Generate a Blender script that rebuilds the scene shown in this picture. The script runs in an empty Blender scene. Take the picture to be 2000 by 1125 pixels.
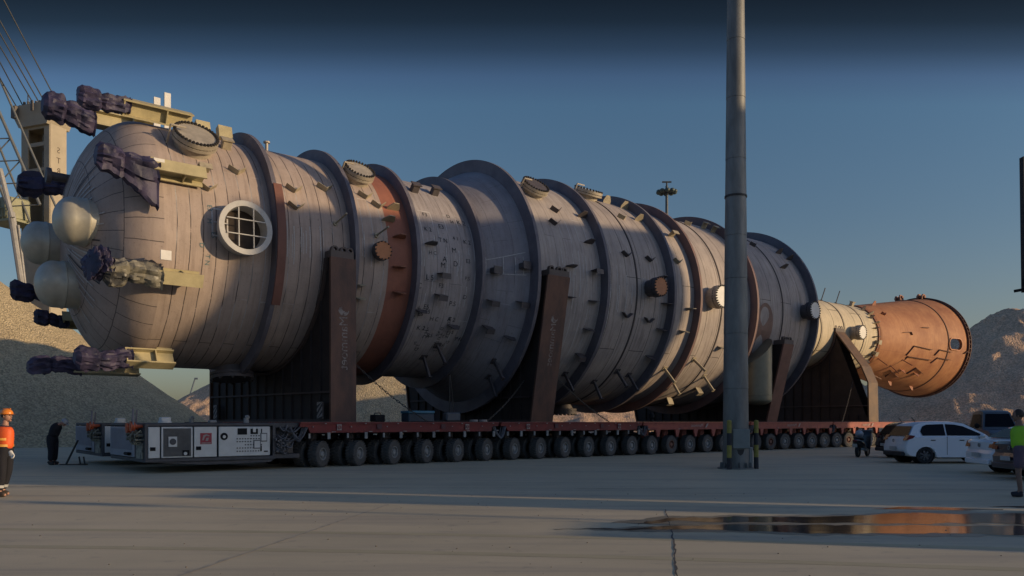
import bpy, math, random
from mathutils import Vector, Matrix, noise
sc = bpy.context.scene
COL = sc.collection
R_ = math.radians
PI = math.pi
rnd = random.Random(7)

# ------------------------------------------------------------------ camera
cd = bpy.data.cameras.new('camera'); cam = bpy.data.objects.new('camera', cd); COL.objects.link(cam)
cam.location = (0, 0, 1.53); cam.rotation_euler = (PI/2, 0, 0)
cd.sensor_width = 36; cd.lens = 36*1550/2000; cd.shift_y = (824-562.5)/2000
cd.clip_start = .1; cd.clip_end = 5000
sc.camera = cam
# ------------------------------------------------------------------ sun and sky
SUN_AZ, SUN_EL = R_(104.5), R_(9.4)
sd = Vector((math.sin(SUN_AZ)*math.cos(SUN_EL), math.cos(SUN_AZ)*math.cos(SUN_EL), math.sin(SUN_EL)))
sl = bpy.data.lights.new('sun', 'SUN'); sl.energy = 3.5; sl.angle = R_(.4); sl.color = (1, .73, .43)
so = bpy.data.objects.new('sun', sl); COL.objects.link(so); so.rotation_euler = sd.to_track_quat('Z', 'Y').to_euler()
w = bpy.data.worlds.new('World'); sc.world = w; w.use_nodes = True
N = w.node_tree.nodes; L = w.node_tree.links
for n_ in list(N): N.remove(n_)
out = N.new('ShaderNodeOutputWorld'); bg = N.new('ShaderNodeBackground')
sky = N.new('ShaderNodeTexSky'); sky.sky_type = 'NISHITA'; sky.sun_disc = False
sky.sun_elevation = SUN_EL; sky.sun_rotation = SUN_AZ; sky.dust_density = 1.5; sky.ozone_density = 3.0; sky.air_density = 1.0
tc = N.new('ShaderNodeTexCoord'); sx = N.new('ShaderNodeSeparateXYZ')
cr = N.new('ShaderNodeValToRGB')
mx = N.new('ShaderNodeMixRGB'); mx.blend_type = 'MULTIPLY'; mx.inputs[0].default_value = 1
mxy = N.new('ShaderNodeMath'); mxy.operation = 'MAXIMUM'; mxy.inputs[1].default_value = .05
dv = N.new('ShaderNodeMath'); dv.operation = 'DIVIDE'; dv.use_clamp = True
L.new(tc.outputs['Generated'], sx.inputs[0]); L.new(sx.outputs['Y'], mxy.inputs[0]); L.new(sx.outputs['Z'], dv.inputs[0]); L.new(mxy.outputs[0], dv.inputs[1]); L.new(dv.outputs[0], cr.inputs[0])
e = cr.color_ramp.elements
e[0].position = 0.0; e[0].color = (1.02, .96, 1.02, 1)
e[1].position = .80; e[1].color = (.95, 1.0, 1.2, 1)
for p, c in ((.05, (1.08, .97, .98, 1)), (.12, (1.20, .98, .89, 1)), (.26, (1.06, 1.0, .96, 1)), (.40, (1.0, 1.06, 1.04, 1)), (.435, (.86, .86, .92, 1)), (.47, (.44, .44, .46, 1)), (.505, (.22, .215, .21, 1)), (.54, (.14, .13, .125, 1)), (.64, (.25, .25, .28, 1))):
    k = e.new(p); k.color = c
L.new(sky.outputs[0], mx.inputs[1]); L.new(cr.outputs[0], mx.inputs[2]); L.new(mx.outputs[0], bg.inputs[0]); L.new(bg.outputs[0], out.inputs[0])
bg.inputs[1].default_value = .108
sc.view_settings.view_transform = 'Standard'; sc.view_settings.look = 'None'
sc.view_settings.exposure = 0; sc.view_settings.gamma = 1
sc.render.engine = 'CYCLES'

# ------------------------------------------------------------------ materials
MATS = {}
def mat(name, col, rough=.7, metal=0, var=.25, scale=1.5, col2=None, bump=.0, bscale=20, detail=6, emit=None, spec=.5, stretch=(1,1,1), coat=0, thr=(.35,.65)):
    if name in MATS: return MATS[name]
    m = bpy.data.materials.new(name); m.use_nodes = True; t = m.node_tree; n = t.nodes; l = t.links
    b = n['Principled BSDF']; b.inputs['Roughness'].default_value = rough; b.inputs['Metallic'].default_value = metal
    b.inputs['Specular IOR Level'].default_value = spec
    if coat: b.inputs['Coat Weight'].default_value = coat
    if col2 is None: col2 = tuple(c*(1-var) for c in col)
    tcd = n.new('ShaderNodeTexCoord'); mp = n.new('ShaderNodeMapping'); mp.inputs['Scale'].default_value = stretch
    l.new(tcd.outputs['Object'], mp.inputs[0])
    nz = n.new('ShaderNodeTexNoise'); nz.inputs['Scale'].default_value = scale; nz.inputs['Detail'].default_value = detail; nz.inputs['Roughness'].default_value = .65
    l.new(mp.outputs[0], nz.inputs['Vector'])
    r = n.new('ShaderNodeValToRGB'); r.color_ramp.elements[0].position = thr[0]; r.color_ramp.elements[1].position = thr[1]
    r.color_ramp.elements[0].color = (*col2, 1); r.color_ramp.elements[1].color = (*col, 1)
    l.new(nz.outputs[0], r.inputs[0]); l.new(r.outputs[0], b.inputs['Base Color'])
    if bump:
        n2 = n.new('ShaderNodeTexNoise'); n2.inputs['Scale'].default_value = bscale; n2.inputs['Detail'].default_value = 5
        l.new(tcd.outputs['Object'], n2.inputs['Vector'])
        bp = n.new('ShaderNodeBump'); bp.inputs['Strength'].default_value = bump; bp.inputs['Distance'].default_value = .05
        l.new(n2.outputs[0], bp.inputs['Height']); l.new(bp.outputs[0], b.inputs['Normal'])
    if emit: b.inputs['Emission Color'].default_value = (*emit, 1); b.inputs['Emission Strength'].default_value = 1
    MATS[name] = m; return m

def shell_mat(name, base, dark, seam, rowh, bw, mort=.02, streak=.5, dash=.55, chalk=0., stain=(.12,.085,.07)):
    """plate surface: UV u = arc length round the shell, v = length along the shell"""
    m = bpy.data.materials.new(name); m.use_nodes = True; t = m.node_tree; n = t.nodes; l = t.links
    b = n['Principled BSDF']; b.inputs['Roughness'].default_value = .68; b.inputs['Specular IOR Level'].default_value = .35
    uv = n.new('ShaderNodeUVMap'); uv.uv_map = 'UVMap'
    tcd = n.new('ShaderNodeTexCoord')
    def noise_(sc_, det, vec, scale3=None):
        q = n.new('ShaderNodeTexNoise'); q.inputs['Scale'].default_value = sc_; q.inputs['Detail'].default_value = det; q.inputs['Roughness'].default_value = .65
        if scale3:
            mp = n.new('ShaderNodeMapping'); mp.inputs['Scale'].default_value = scale3; l.new(vec, mp.inputs[0]); vec = mp.outputs[0]
        l.new(vec, q.inputs['Vector']); return q.outputs[0]
    def ramp(v, p0, c0, p1, c1):
        r = n.new('ShaderNodeValToRGB'); e = r.color_ramp.elements
        e[0].position = p0; e[0].color = (*c0, 1); e[1].position = p1; e[1].color = (*c1, 1); l.new(v, r.inputs[0]); return r.outputs[0]
    def mix(f, a, c, mode='MIX'):
        x = n.new('ShaderNodeMixRGB'); x.blend_type = mode
        if isinstance(f, float): x.inputs[0].default_value = f
        else: l.new(f, x.inputs[0])
        for i, q in ((1, a), (2, c)):
            if isinstance(q, tuple): x.inputs[i].default_value = (*q, 1)
            else: l.new(q, x.inputs[i])
        return x.outputs[0]
    c = ramp(noise_(.9, 8, tcd.outputs['Object']), .32, dark, .66, base)
    # run-down streaks along the arc
    st = ramp(noise_(1.0, 6, uv.outputs[0], (.55, 7, 1)), .48, (0,0,0), .72, (1,1,1))
    stf = n.new('ShaderNodeMath'); stf.operation = 'MULTIPLY'; stf.inputs[1].default_value = streak; l.new(st, stf.inputs[0])
    c = mix(stf.outputs[0], c, stain)
    # per plate tone
    wv = n.new('ShaderNodeVectorMath'); wv.operation = 'ADD'
    wn = n.new('ShaderNodeTexNoise'); wn.inputs['Scale'].default_value = 1.3; wn.inputs['Detail'].default_value = 3; l.new(uv.outputs[0], wn.inputs['Vector'])
    ws = n.new('ShaderNodeVectorMath'); ws.operation = 'SCALE'; ws.inputs['Scale'].default_value = .07; l.new(wn.outputs['Color'], ws.inputs[0])
    l.new(uv.outputs[0], wv.inputs[0]); l.new(ws.outputs[0], wv.inputs[1])
    bk = n.new('ShaderNodeTexBrick'); bk.offset = .37; l.new(wv.outputs[0], bk.inputs['Vector'])
    bk.inputs['Scale'].default_value = 1; bk.inputs['Brick Width'].default_value = bw; bk.inputs['Row Height'].default_value = rowh
    bk.inputs['Mortar Size'].default_value = mort; bk.inputs['Mortar Smooth'].default_value = .3
    bk.inputs['Color1'].default_value = (1, 1, 1, 1); bk.inputs['Color2'].default_value = (.93, .93, .94, 1); bk.inputs['Mortar'].default_value = (1, 1, 1, 1)
    c = mix(1.0, c, bk.outputs[0], 'MULTIPLY')
    dn = ramp(noise_(3.2, 3, uv.outputs[0]), .27, (0,0,0), .42, (1,1,1))
    f2 = n.new('ShaderNodeMath'); f2.operation = 'MULTIPLY'; l.new(bk.outputs['Fac'], f2.inputs[0]); l.new(dn, f2.inputs[1])
    f3 = n.new('ShaderNodeMath'); f3.operation = 'MULTIPLY'; f3.inputs[1].default_value = dash; l.new(f2.outputs[0], f3.inputs[0])
    c = mix(f3.outputs[0], c, seam)
    if chalk:
        bk2 = n.new('ShaderNodeTexBrick'); bk2.offset = .5; l.new(wv.outputs[0], bk2.inputs['Vector']); bk2.inputs['Scale'].default_value = 1
        bk2.inputs['Brick Width'].default_value = 9; bk2.inputs['Row Height'].default_value = rowh; bk2.inputs['Mortar Size'].default_value = .016
        f4 = n.new('ShaderNodeMath'); f4.operation = 'MULTIPLY'; l.new(bk2.outputs['Fac'], f4.inputs[0])
        l.new(ramp(noise_(.45, 2, uv.outputs[0]), .50, (0,0,0), .6, (1,1,1)), f4.inputs[1])
        f5 = n.new('ShaderNodeMath'); f5.operation = 'MULTIPLY'; f5.inputs[1].default_value = chalk; l.new(f4.outputs[0], f5.inputs[0])
        c = mix(f5.outputs[0], c, (.62, .60, .58))
    # fine speckle
    c = mix(ramp(noise_(14, 4, tcd.outputs['Object']), .60, (0,0,0), .72, (.5,.5,.5)), c, stain)
    l.new(c, b.inputs['Base Color'])
    bp = n.new('ShaderNodeBump'); bp.inputs['Strength'].default_value = .35; bp.inputs['Distance'].default_value = .04
    l.new(noise_(2.2, 5, tcd.outputs['Object']), bp.inputs['Height']); l.new(bp.outputs[0], b.inputs['Normal'])
    return m

M_black = mat('dark_void', (.006,.006,.007), .9)
M_rubber = mat('tyre_rubber', (.105,.10,.092), .9, scale=6, var=.35, bump=.3, bscale=40)
M_rim = mat('rim_grey', (.30,.30,.285), .6, scale=5, var=.4)
M_rimred = mat('rim_rust', (.20,.09,.06), .7, scale=5, var=.4)
M_red = mat('deck_red', (.20,.018,.016), .6, scale=2, col2=(.11,.016,.015), bump=.1)
M_redold = mat('deck_faded_red', (.36,.085,.055), .65, scale=2, col2=(.22,.05,.04), bump=.1)
M_chassis = mat('chassis_dark', (.035,.03,.03), .7, scale=4)
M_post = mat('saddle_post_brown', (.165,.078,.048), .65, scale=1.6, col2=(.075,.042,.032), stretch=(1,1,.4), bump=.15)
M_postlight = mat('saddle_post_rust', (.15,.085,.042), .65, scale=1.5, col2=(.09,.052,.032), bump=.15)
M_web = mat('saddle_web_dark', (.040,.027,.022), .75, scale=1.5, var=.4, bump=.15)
M_white = mat('faded_white', (.62,.6,.56), .6, scale=4, var=.2)
M_dimwhite = mat('dim_white', (.36,.31,.28), .7, scale=5, var=.3)
M_beam = mat('beam_cream', (.50,.43,.24), .6, scale=2, var=.25, bump=.1)
M_tarp = mat('tarpaulin_purple', (.062,.050,.098), .6, scale=1.6, col2=(.018,.018,.045), bump=.5, bscale=5, thr=(.40,.62))
M_tarp2 = mat('tarpaulin_green', (.20,.185,.14), .45, scale=2, col2=(.045,.045,.045), bump=.5, bscale=6, thr=(.45,.55))
M_silver = mat('nozzle_silver', (.50,.47,.38), .46, .3, scale=1.8, var=.22)
M_flange = mat('flange_tan', (.50,.44,.34), .5, .2, scale=3, var=.3)
M_flangew = mat('flange_white', (.74,.72,.66), .5, .0, scale=3, var=.15)
M_bolt = mat('bolt_dark', (.04,.035,.03), .6)
M_orange = mat('flange_orange_primer', (.52,.20,.075), .6, scale=3, var=.2)
M_ring = mat('ring_grey_steel', (.165,.15,.165), .6, scale=1.2, col2=(.11,.10,.115), bump=.15)
M_ringrust = mat('ring_rusty', (.22,.13,.11), .7, scale=1.2, col2=(.14,.10,.10), bump=.15)
M_clip = mat('clip_beige', (.42,.36,.25), .6, scale=4, var=.3)
M_clipd = mat('clip_dark', (.10,.085,.085), .6, scale=4, var=.3)
M_clipr = mat('clip_rust', (.34,.14,.08), .65, scale=4, var=.3)
M_paintblk = mat('marker_black', (.05,.05,.055), .9)
M_chalk = mat('chalk_white', (.60,.58,.56), .9, scale=20, var=.4)
M_teal = mat('marker_teal', (.10,.20,.22), .8)

# ------------------------------------------------------------------ mesh helpers
class MB:
    def __init__(s): s.v = []; s.f = []; s.m = []
    def add(s, vs, fs, mi=0):
        o = len(s.v); s.v += [tuple(q) for q in vs]; s.f += [tuple(i+o for i in f) for f in fs]; s.m += [mi]*len(fs); return s
    def box(s, c, d, rot=None, mi=0):
        hx, hy, hz = d[0]/2, d[1]/2, d[2]/2
        vs = [Vector((x, y, z)) for x in (-hx, hx) for y in (-hy, hy) for z in (-hz, hz)]
        if rot is not None: vs = [rot @ q for q in vs]
        c = Vector(c); vs = [q+c for q in vs]
        return s.add(vs, [(0,1,3,2),(4,6,7,5),(0,4,5,1),(2,3,7,6),(0,2,6,4),(1,5,7,3)], mi)
    def bbox(s, c, d, bev=.02, rot=None, mi=0):
        """box with chamfered edges"""
        h = [d[0]/2, d[1]/2, d[2]/2]; b = min(bev, min(h)*.49); vs = []; ix = {}
        for sx_ in (-1,1):
            for sy_ in (-1,1):
                for sz_ in (-1,1):
                    for a in range(3):
                        p = [sx_*(h[0]-b), sy_*(h[1]-b), sz_*(h[2]-b)]; p[a] = (sx_,sy_,sz_)[a]*h[a]
                        ix[(sx_,sy_,sz_,a)] = len(vs); vs.append(Vector(p))
        fs = []
        for a in range(3):
            u_, v_ = [i for i in range(3) if i != a]
            for sg in (-1,1):
                q = []
                for (p1, p2) in ((-1,-1),(1,-1),(1,1),(-1,1)):
                    k = [0,0,0]; k[a] = sg; k[u_] = p1; k[v_] = p2; q.append(ix[(k[0],k[1],k[2],a)])
                fs.append(q)
        for a in range(3):          # edges parallel to axis a
            u_, v_ = [i for i in range(3) if i != a]
            for p1 in (-1,1):
                for p2 in (-1,1):
                    q = []
                    for sg in (-1,1):
                        k = [0,0,0]; k[a] = sg; k[u_] = p1; k[v_] = p2
                        q.append((ix[(k[0],k[1],k[2],u_)], ix[(k[0],k[1],k[2],v_)]))
                    fs.append((q[0][0], q[0][1], q[1][1], q[1][0]))
        for sx_ in (-1,1):
            for sy_ in (-1,1):
                for sz_ in (-1,1): fs.append(tuple(ix[(sx_,sy_,sz_,a)] for a in range(3)))
        if rot is not None: vs = [rot @ q for q in vs]
        c = Vector(c); return s.add([q+c for q in vs], fs, mi)
    def cyl(s, a, b, r0, r1=None, n=12, mi=0, cap=True):
        if r1 is None: r1 = r0
        a = Vector(a); b = Vector(b); d = (b-a).normalized(); t = Vector((0,0,1)) if abs(d.z) < .9 else Vector((1,0,0))
        p = d.cross(t).normalized(); q = d.cross(p)
        vs = []
        for c, r in ((a, r0), (b, r1)):
            for i in range(n): an = 2*PI*i/n; vs.append(c+p*math.cos(an)*r+q*math.sin(an)*r)
        fs = [(i, (i+1) % n, n+(i+1) % n, n+i) for i in range(n)]
        if cap: fs += [tuple(range(n))[::-1], tuple(range(n, 2*n))]
        return s.add(vs, fs, mi)
    def lathe(s, o, ax, prof, n=24, mi=0):
        """prof: list of (distance along axis, radius)"""
        o = Vector(o); d = Vector(ax).normalized(); t = Vector((0,0,1)) if abs(d.z) < .9 else Vector((1,0,0))
        p = d.cross(t).normalized(); q = d.cross(p); vs = []
        for h, r in prof:
            for i in range(n): an = 2*PI*i/n; vs.append(o+d*h+p*math.cos(an)*r+q*math.sin(an)*r)
        fs = []
        for k in range(len(prof)-1):
            for i in range(n): fs.append((k*n+i, k*n+(i+1) % n, (k+1)*n+(i+1) % n, (k+1)*n+i))
        return s.add(vs, fs, mi)
    def tube(s, pts, r, n=8, mi=0):
        for a, b in zip(pts, pts[1:]): s.cyl(a, b, r, r, n, mi)
        return s
    def prism(s, poly, f, mi=0):
        """poly: 2D outline; f(p, side) -> 3D point for side 0/1"""
        n = len(poly); vs = [f(p, 0) for p in poly]+[f(p, 1) for p in poly]
        return s.add(vs, [tuple(range(n)), tuple(range(2*n-1, n-1, -1))]+[(i, n+i, n+(i+1) % n, (i+1) % n) for i in range(n)], mi)
    def ell(s, c, r, n=12, m=8, rot=None, mi=0, fn=None):
        vs = []; fs = []
        for j in range(m+1):
            th = PI*j/m
            for i in range(n):
                ph = 2*PI*i/n; q = Vector((r[0]*math.sin(th)*math.cos(ph), r[1]*math.sin(th)*math.sin(ph), r[2]*math.cos(th)))
                if fn: q = fn(q)
                if rot is not None: q = rot @ q
                vs.append(q+Vector(c))
        for j in range(m):
            for i in range(n): fs.append((j*n+i, (j+1)*n+i, (j+1)*n+(i+1) % n, j*n+(i+1) % n))
        return s.add(vs, fs, mi)
    def mesh(s, name, mats, smooth=False):
        me = bpy.data.meshes.new(name); me.from_pydata(s.v, [], s.f)
        if not isinstance(mats, (list, tuple)): mats = [mats]
        for m in mats: me.materials.append(m)
        if len(mats) > 1: me.polygons.foreach_set('material_index', s.m)
        me.validate(); me.update()
        if smooth: me.shade_smooth(); me.set_sharp_from_angle(angle=R_(smooth if smooth is not True else 40))
        return me
    def build(s, name, mats, parent=None, smooth=False, loc=None, rotz=None, label=None):
        o = bpy.data.objects.new(name, s.mesh(name, mats, smooth)); COL.objects.link(o)
        if parent: o.parent = parent
        if loc is not None: o.location = loc
        if rotz is not None: o.rotation_euler.z = rotz
        if label: o['label'] = label
        return o
def tag(o, label, cat, group=None, kind=None):
    if label: o['label'] = label
    if cat: o['category'] = cat
    if group: o['group'] = group
    if kind: o['kind'] = kind
    return o
def thing(name, label, cat, loc=(0,0,0), rotz=0, group=None):
    o = bpy.data.objects.new(name, None); COL.objects.link(o); o.location = loc; o.rotation_euler = (0,0,rotz); o.empty_display_size = .2
    return tag(o, label, cat, group)
def copy_tree(o, parent=None):
    c = o.copy(); COL.objects.link(c); c.parent = parent
    for ch in list(o.children): copy_tree(ch, c)
    return c
def text_geo(s, size):
    cu = bpy.data.curves.new('t', 'FONT'); cu.body = s; cu.size = size; cu.align_x = 'CENTER'; cu.align_y = 'CENTER'
    ob = bpy.data.objects.new('t', cu); COL.objects.link(ob)
    dg = bpy.context.evaluated_depsgraph_get(); me = bpy.data.meshes.new_from_object(ob.evaluated_get(dg))
    vs = [v.co.copy() for v in me.vertices]; fs = [tuple(p.vertices) for p in me.polygons]
    bpy.data.objects.remove(ob); bpy.data.curves.remove(cu); bpy.data.meshes.remove(me)
    return vs, fs

TH = R_(39)
U = Vector((math.cos(TH), math.sin(TH), 0)); NN = Vector((-math.sin(TH), math.cos(TH), 0))
P0 = Vector((-6.55, 26.6, 0))
def W(t, ww, z=0): return P0+U*t+NN*ww+Vector((0,0,z))

# ------------------------------------------------------------------ ground
def ground_mat():
    m = bpy.data.materials.new('concrete_apron'); m.use_nodes = True; t = m.node_tree; n = t.nodes; l = t.links
    b = n['Principled BSDF']; b.inputs['Roughness'].default_value = .62; b.inputs['Specular IOR Level'].default_value = .45
    tcd = n.new('ShaderNodeTexCoord')
    def nz(s_, det, st=None, rot=0):
        q = n.new('ShaderNodeTexNoise'); q.inputs['Scale'].default_value = s_; q.inputs['Detail'].default_value = det; q.inputs['Roughness'].default_value = .6
        mp = n.new('ShaderNodeMapping'); mp.inputs['Scale'].default_value = st or (1,1,1); mp.inputs['Rotation'].default_value = (0,0,rot)
        l.new(tcd.outputs['Object'], mp.inputs[0]); l.new(mp.outputs[0], q.inputs['Vector']); return q.outputs[0]
    def ramp(v, p0, c0, p1, c1):
        r = n.new('ShaderNodeValToRGB'); e = r.color_ramp.elements; e[0].position = p0; e[0].color = (*c0,1); e[1].position = p1; e[1].color = (*c1,1); l.new(v, r.inputs[0]); return r.outputs[0]
    def mix(f, a, c):
        x = n.new('ShaderNodeMixRGB')
        if isinstance(f, float): x.inputs[0].default_value = f
        else: l.new(f, x.inputs[0])
        for i, q in ((1, a), (2, c)):
            if isinstance(q, tuple): x.inputs[i].default_value = (*q, 1)
            else: l.new(q, x.inputs[i])
        return x.outputs[0]
    c = ramp(nz(.22, 8), .3, (.50,.425,.275), .7, (.65,.545,.36))
    c = mix(ramp(nz(.5, 7, (.25, 2.2, 1), .25), .50, (0,0,0), .68, (.42,.42,.42)), c, (.28,.25,.21))
    c = mix(ramp(nz(.9, 8, (.10, 1.6, 1), -.12), .54, (0,0,0), .66, (.35,.35,.35)), c, (.24,.22,.19))
    c = mix(ramp(nz(2.6, 8), .60, (0,0,0), .74, (.5,.5,.5)), c, (.22,.195,.17))
    c = mix(ramp(nz(60, 3), .55, (0,0,0), .8, (.35,.35,.35)), c, (.18,.17,.16))
    l.new(c, b.inputs['Base Color'])
    bp = n.new('ShaderNodeBump'); bp.inputs['Strength'].default_value = .12; bp.inputs['Distance'].default_value = .02
    l.new(nz(35, 6), bp.inputs['Height']); l.new(bp.outputs[0], b.inputs['Normal'])
    rr = n.new('ShaderNodeMapRange'); rr.inputs[3].default_value = .5; rr.inputs[4].default_value = .8; l.new(nz(.7, 5), rr.inputs[0]); l.new(rr.outputs[0], b.inputs['Roughness'])
    return m
g = MB(); g.add([(-1500,-300,0),(1500,-300,0),(1500,2500,0),(-1500,2500,0)], [(0,1,2,3)])
tag(g.build('ground', ground_mat()), 'pale concrete quay apron under the transport', 'ground', kind='structure')

# slab joints and a crack: thin dark filled strips 4 mm above the slab
def strip(pts, wd, z=.004, jit=0):
    mb = MB(); vs = []; fs = []
    P = []
    for (a, b) in zip(pts, pts[1:]):
        k = max(1, int((Vector(b)-Vector(a)).length/.12)) if jit else 1
        for i in range(k): P.append(Vector(a).lerp(Vector(b), i/k))
    P.append(Vector(pts[-1]))
    for i, p in enumerate(P):
        d = (P[min(i+1, len(P)-1)]-P[max(i-1, 0)]).normalized(); q = Vector((-d.y, d.x)); o = q*rnd.uniform(-jit, jit); ww = wd*(rnd.uniform(.4, 1.5) if jit else 1)/2
        vs += [(p.x+o.x-q.x*ww, p.y+o.y-q.y*ww, z), (p.x+o.x+q.x*ww, p.y+o.y+q.y*ww, z)]
    for i in range(len(P)-1): fs.append((2*i, 2*i+2, 2*i+3, 2*i+1))
    mb.add(vs, fs); return mb
M_joint = mat('joint_filler', (.10,.095,.09), .9, scale=5, var=.5)
M_joint2 = mat('joint_pale', (.50,.44,.33), .9, scale=5, var=.3)
tag(strip([(2.68,13.87),(2.25,11.2),(1.95,9.5),(1.63,7.88),(1.1,4.5)], .02, jit=.012).build('slab_joint', M_joint), 'dark ragged joint running towards the puddle', 'pavement joint', kind='structure')
tag(strip([(-3.3,7.88),(-2.28,14.73)], .035, jit=.012).build('slab_joint', M_joint2), 'faint pale joint crossing the slabs left of the dark joint', 'pavement joint', kind='structure')

# puddle
M_water = bpy.data.materials.new('puddle_water'); M_water.use_nodes = True
_b = M_water.node_tree.nodes['Principled BSDF']; _b.inputs['Base Color'].default_value = (.035,.033,.03,1); _b.inputs['Roughness'].default_value = .09; _b.inputs['Specular IOR Level'].default_value = .9
_n = M_water.node_tree.nodes.new('ShaderNodeTexNoise'); _n.inputs['Scale'].default_value = 3; _n.inputs['Detail'].default_value = 3
_bp = M_water.node_tree.nodes.new('ShaderNodeBump'); _bp.inputs['Strength'].default_value = .07; _bp.inputs['Distance'].default_value = .02
M_water.node_tree.links.new(_n.outputs[0], _bp.inputs['Height']); M_water.node_tree.links.new(_bp.outputs[0], _b.inputs['Normal'])
def blob(top, bot, jt=.05, step=.08):
    """outline from far edge and near edge polylines (x, y), roughened"""
    def rough(pl):
        o = []
        for (a, b) in zip(pl, pl[1:]):
            k = max(2, int(abs(b[0]-a[0])/step))
            for i in range(k):
                q = i/k; x = a[0]+(b[0]-a[0])*q; y = a[1]+(b[1]-a[1])*q
                o.append((x, y+jt*(noise.noise(Vector((x*2.1, y*3, 0)))*1.6+noise.noise(Vector((x*7, y*5, 4))))))
        o.append(pl[-1]); return o
    T = rough(top); B = rough(bot)
    n_ = min(len(T), len(B)); 
    def at(pl, x):
        for a, b in zip(pl, pl[1:]):
            if a[0] <= x <= b[0]: return a[1]+(b[1]-a[1])*((x-a[0])/(b[0]-a[0]+1e-9))
        return pl[-1][1] if x > pl[-1][0] else pl[0][1]
    x0 = T[0][0]; x1 = T[-1][0]; m = int((x1-x0)/step); vs = []; fs = []
    for i in range(m+1):
        x = x0+(x1-x0)*i/m; a = at(T, x); b = min(at(B, x), a-.005); vs += [(x, b, .005), (x, a, .005)]
    for i in range(m): fs.append((2*i, 2*i+2, 2*i+3, 2*i+1))
    return MB().add(vs, fs)
mb = blob([(1.9,12.0),(2.5,12.62),(3.2,12.7),(4.5,12.75),(5.9,12.95),(6.4,13.35),(7.5,13.2),(9.8,13.2)],
          [(1.9,11.95),(2.6,12.15),(3.6,12.05),(5.0,11.98),(6.6,11.9),(7.6,11.82),(9.8,11.8)], .13)
tag(mb.build('puddle', M_water), 'long shallow puddle mirroring the orange skirt', 'puddle', kind='structure')
mb = blob([(1.0,11.3),(1.6,11.36),(2.3,11.75),(3.3,11.8),(4.6,11.72),(6.4,11.66),(9.0,11.6)],
          [(1.0,11.27),(1.7,11.22),(2.6,11.3),(3.4,11.05),(4.6,10.85),(6.0,10.8),(9.0,10.5)], .10)
tag(mb.build('puddle', M_water), 'second long puddle on the viewer side of the first', 'puddle', kind='structure')
mb = blob([(6.3,13.95),(7.0,14.25),(7.9,14.1),(8.6,13.9)], [(6.3,13.93),(7.2,13.8),(7.9,13.72),(8.6,13.88)], .07)
tag(mb.build('puddle', M_water), 'small puddle beyond the long one', 'puddle', kind='structure')
mb = blob([(8.6,14.3),(9.4,14.45),(11,14.3)], [(8.6,14.28),(9.4,14.05),(11,13.9)], .05)
tag(mb.build('puddle', M_water), 'narrow puddle beside the feet of the person in green', 'puddle', kind='structure')

M_damp = mat('damp_concrete', (.26,.225,.155), .4, scale=3, var=.25)
for nm_, tp, bt in (('damp_patch', [(1.5,12.0),(2.4,12.85),(3.3,12.95),(4.6,12.95),(6.0,13.25),(6.5,13.65),(7.6,13.5),(9.9,13.5)], [(1.5,11.9),(2.6,11.86),(5.0,11.80),(9.9,11.72)]),
                    ('damp_patch', [(.6,11.3),(1.6,11.50),(2.4,11.84),(9.2,11.69)], [(.6,11.25),(1.8,11.05),(2.8,11.0),(3.6,10.82),(4.7,10.66),(6.1,10.6),(9.2,10.3)])):
    mb = blob(tp, bt, .12)
    mb.v = [(x, y, .003) for x, y, z in mb.v]
    tag(mb.build(nm_, M_damp), 'dark damp concrete fringing the puddles', 'damp patch', kind='structure')
# joints, tyre marks and grit
tag(strip([(-16,19.0),(3.2,18.2),(20,17.3)], .03, z=.0035, jit=.012).build('slab_joint', M_joint), 'joint crossing the shaded slabs before the trailer', 'pavement joint', kind='structure')
M_tm = mat('tyre_mark_grey', (.50,.43,.265), .7, scale=1.3, var=.12)
for k_, (x0, y0, x1, y1, sg) in enumerate(((-9,11.4,9,8.9,.5),(-9,9.9,9,7.4,.5))):
    pts = [(x0+(x1-x0)*q/24, y0+(y1-y0)*q/24+sg*math.sin(PI*q/24)) for q in range(25)]
    tag(strip(pts, .22, z=.002+.0002*k_).build('tyre_mark', M_tm), None, None, kind='structure')
mb = MB(); rg_ = random.Random(11)
for k_ in range(130):
    x = rg_.gauss(0, 5); y = rg_.uniform(6.5, 17); z_ = rg_.uniform(.004, .012); mb.ell((x, y, z_*.4), (z_*1.3, z_, z_*.8), 5, 3)
tag(mb.build('grit', mat('grit_stone', (.22,.19,.15), .9)), 'loose grit scattered over the concrete', 'grit', kind='stuff')

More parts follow.
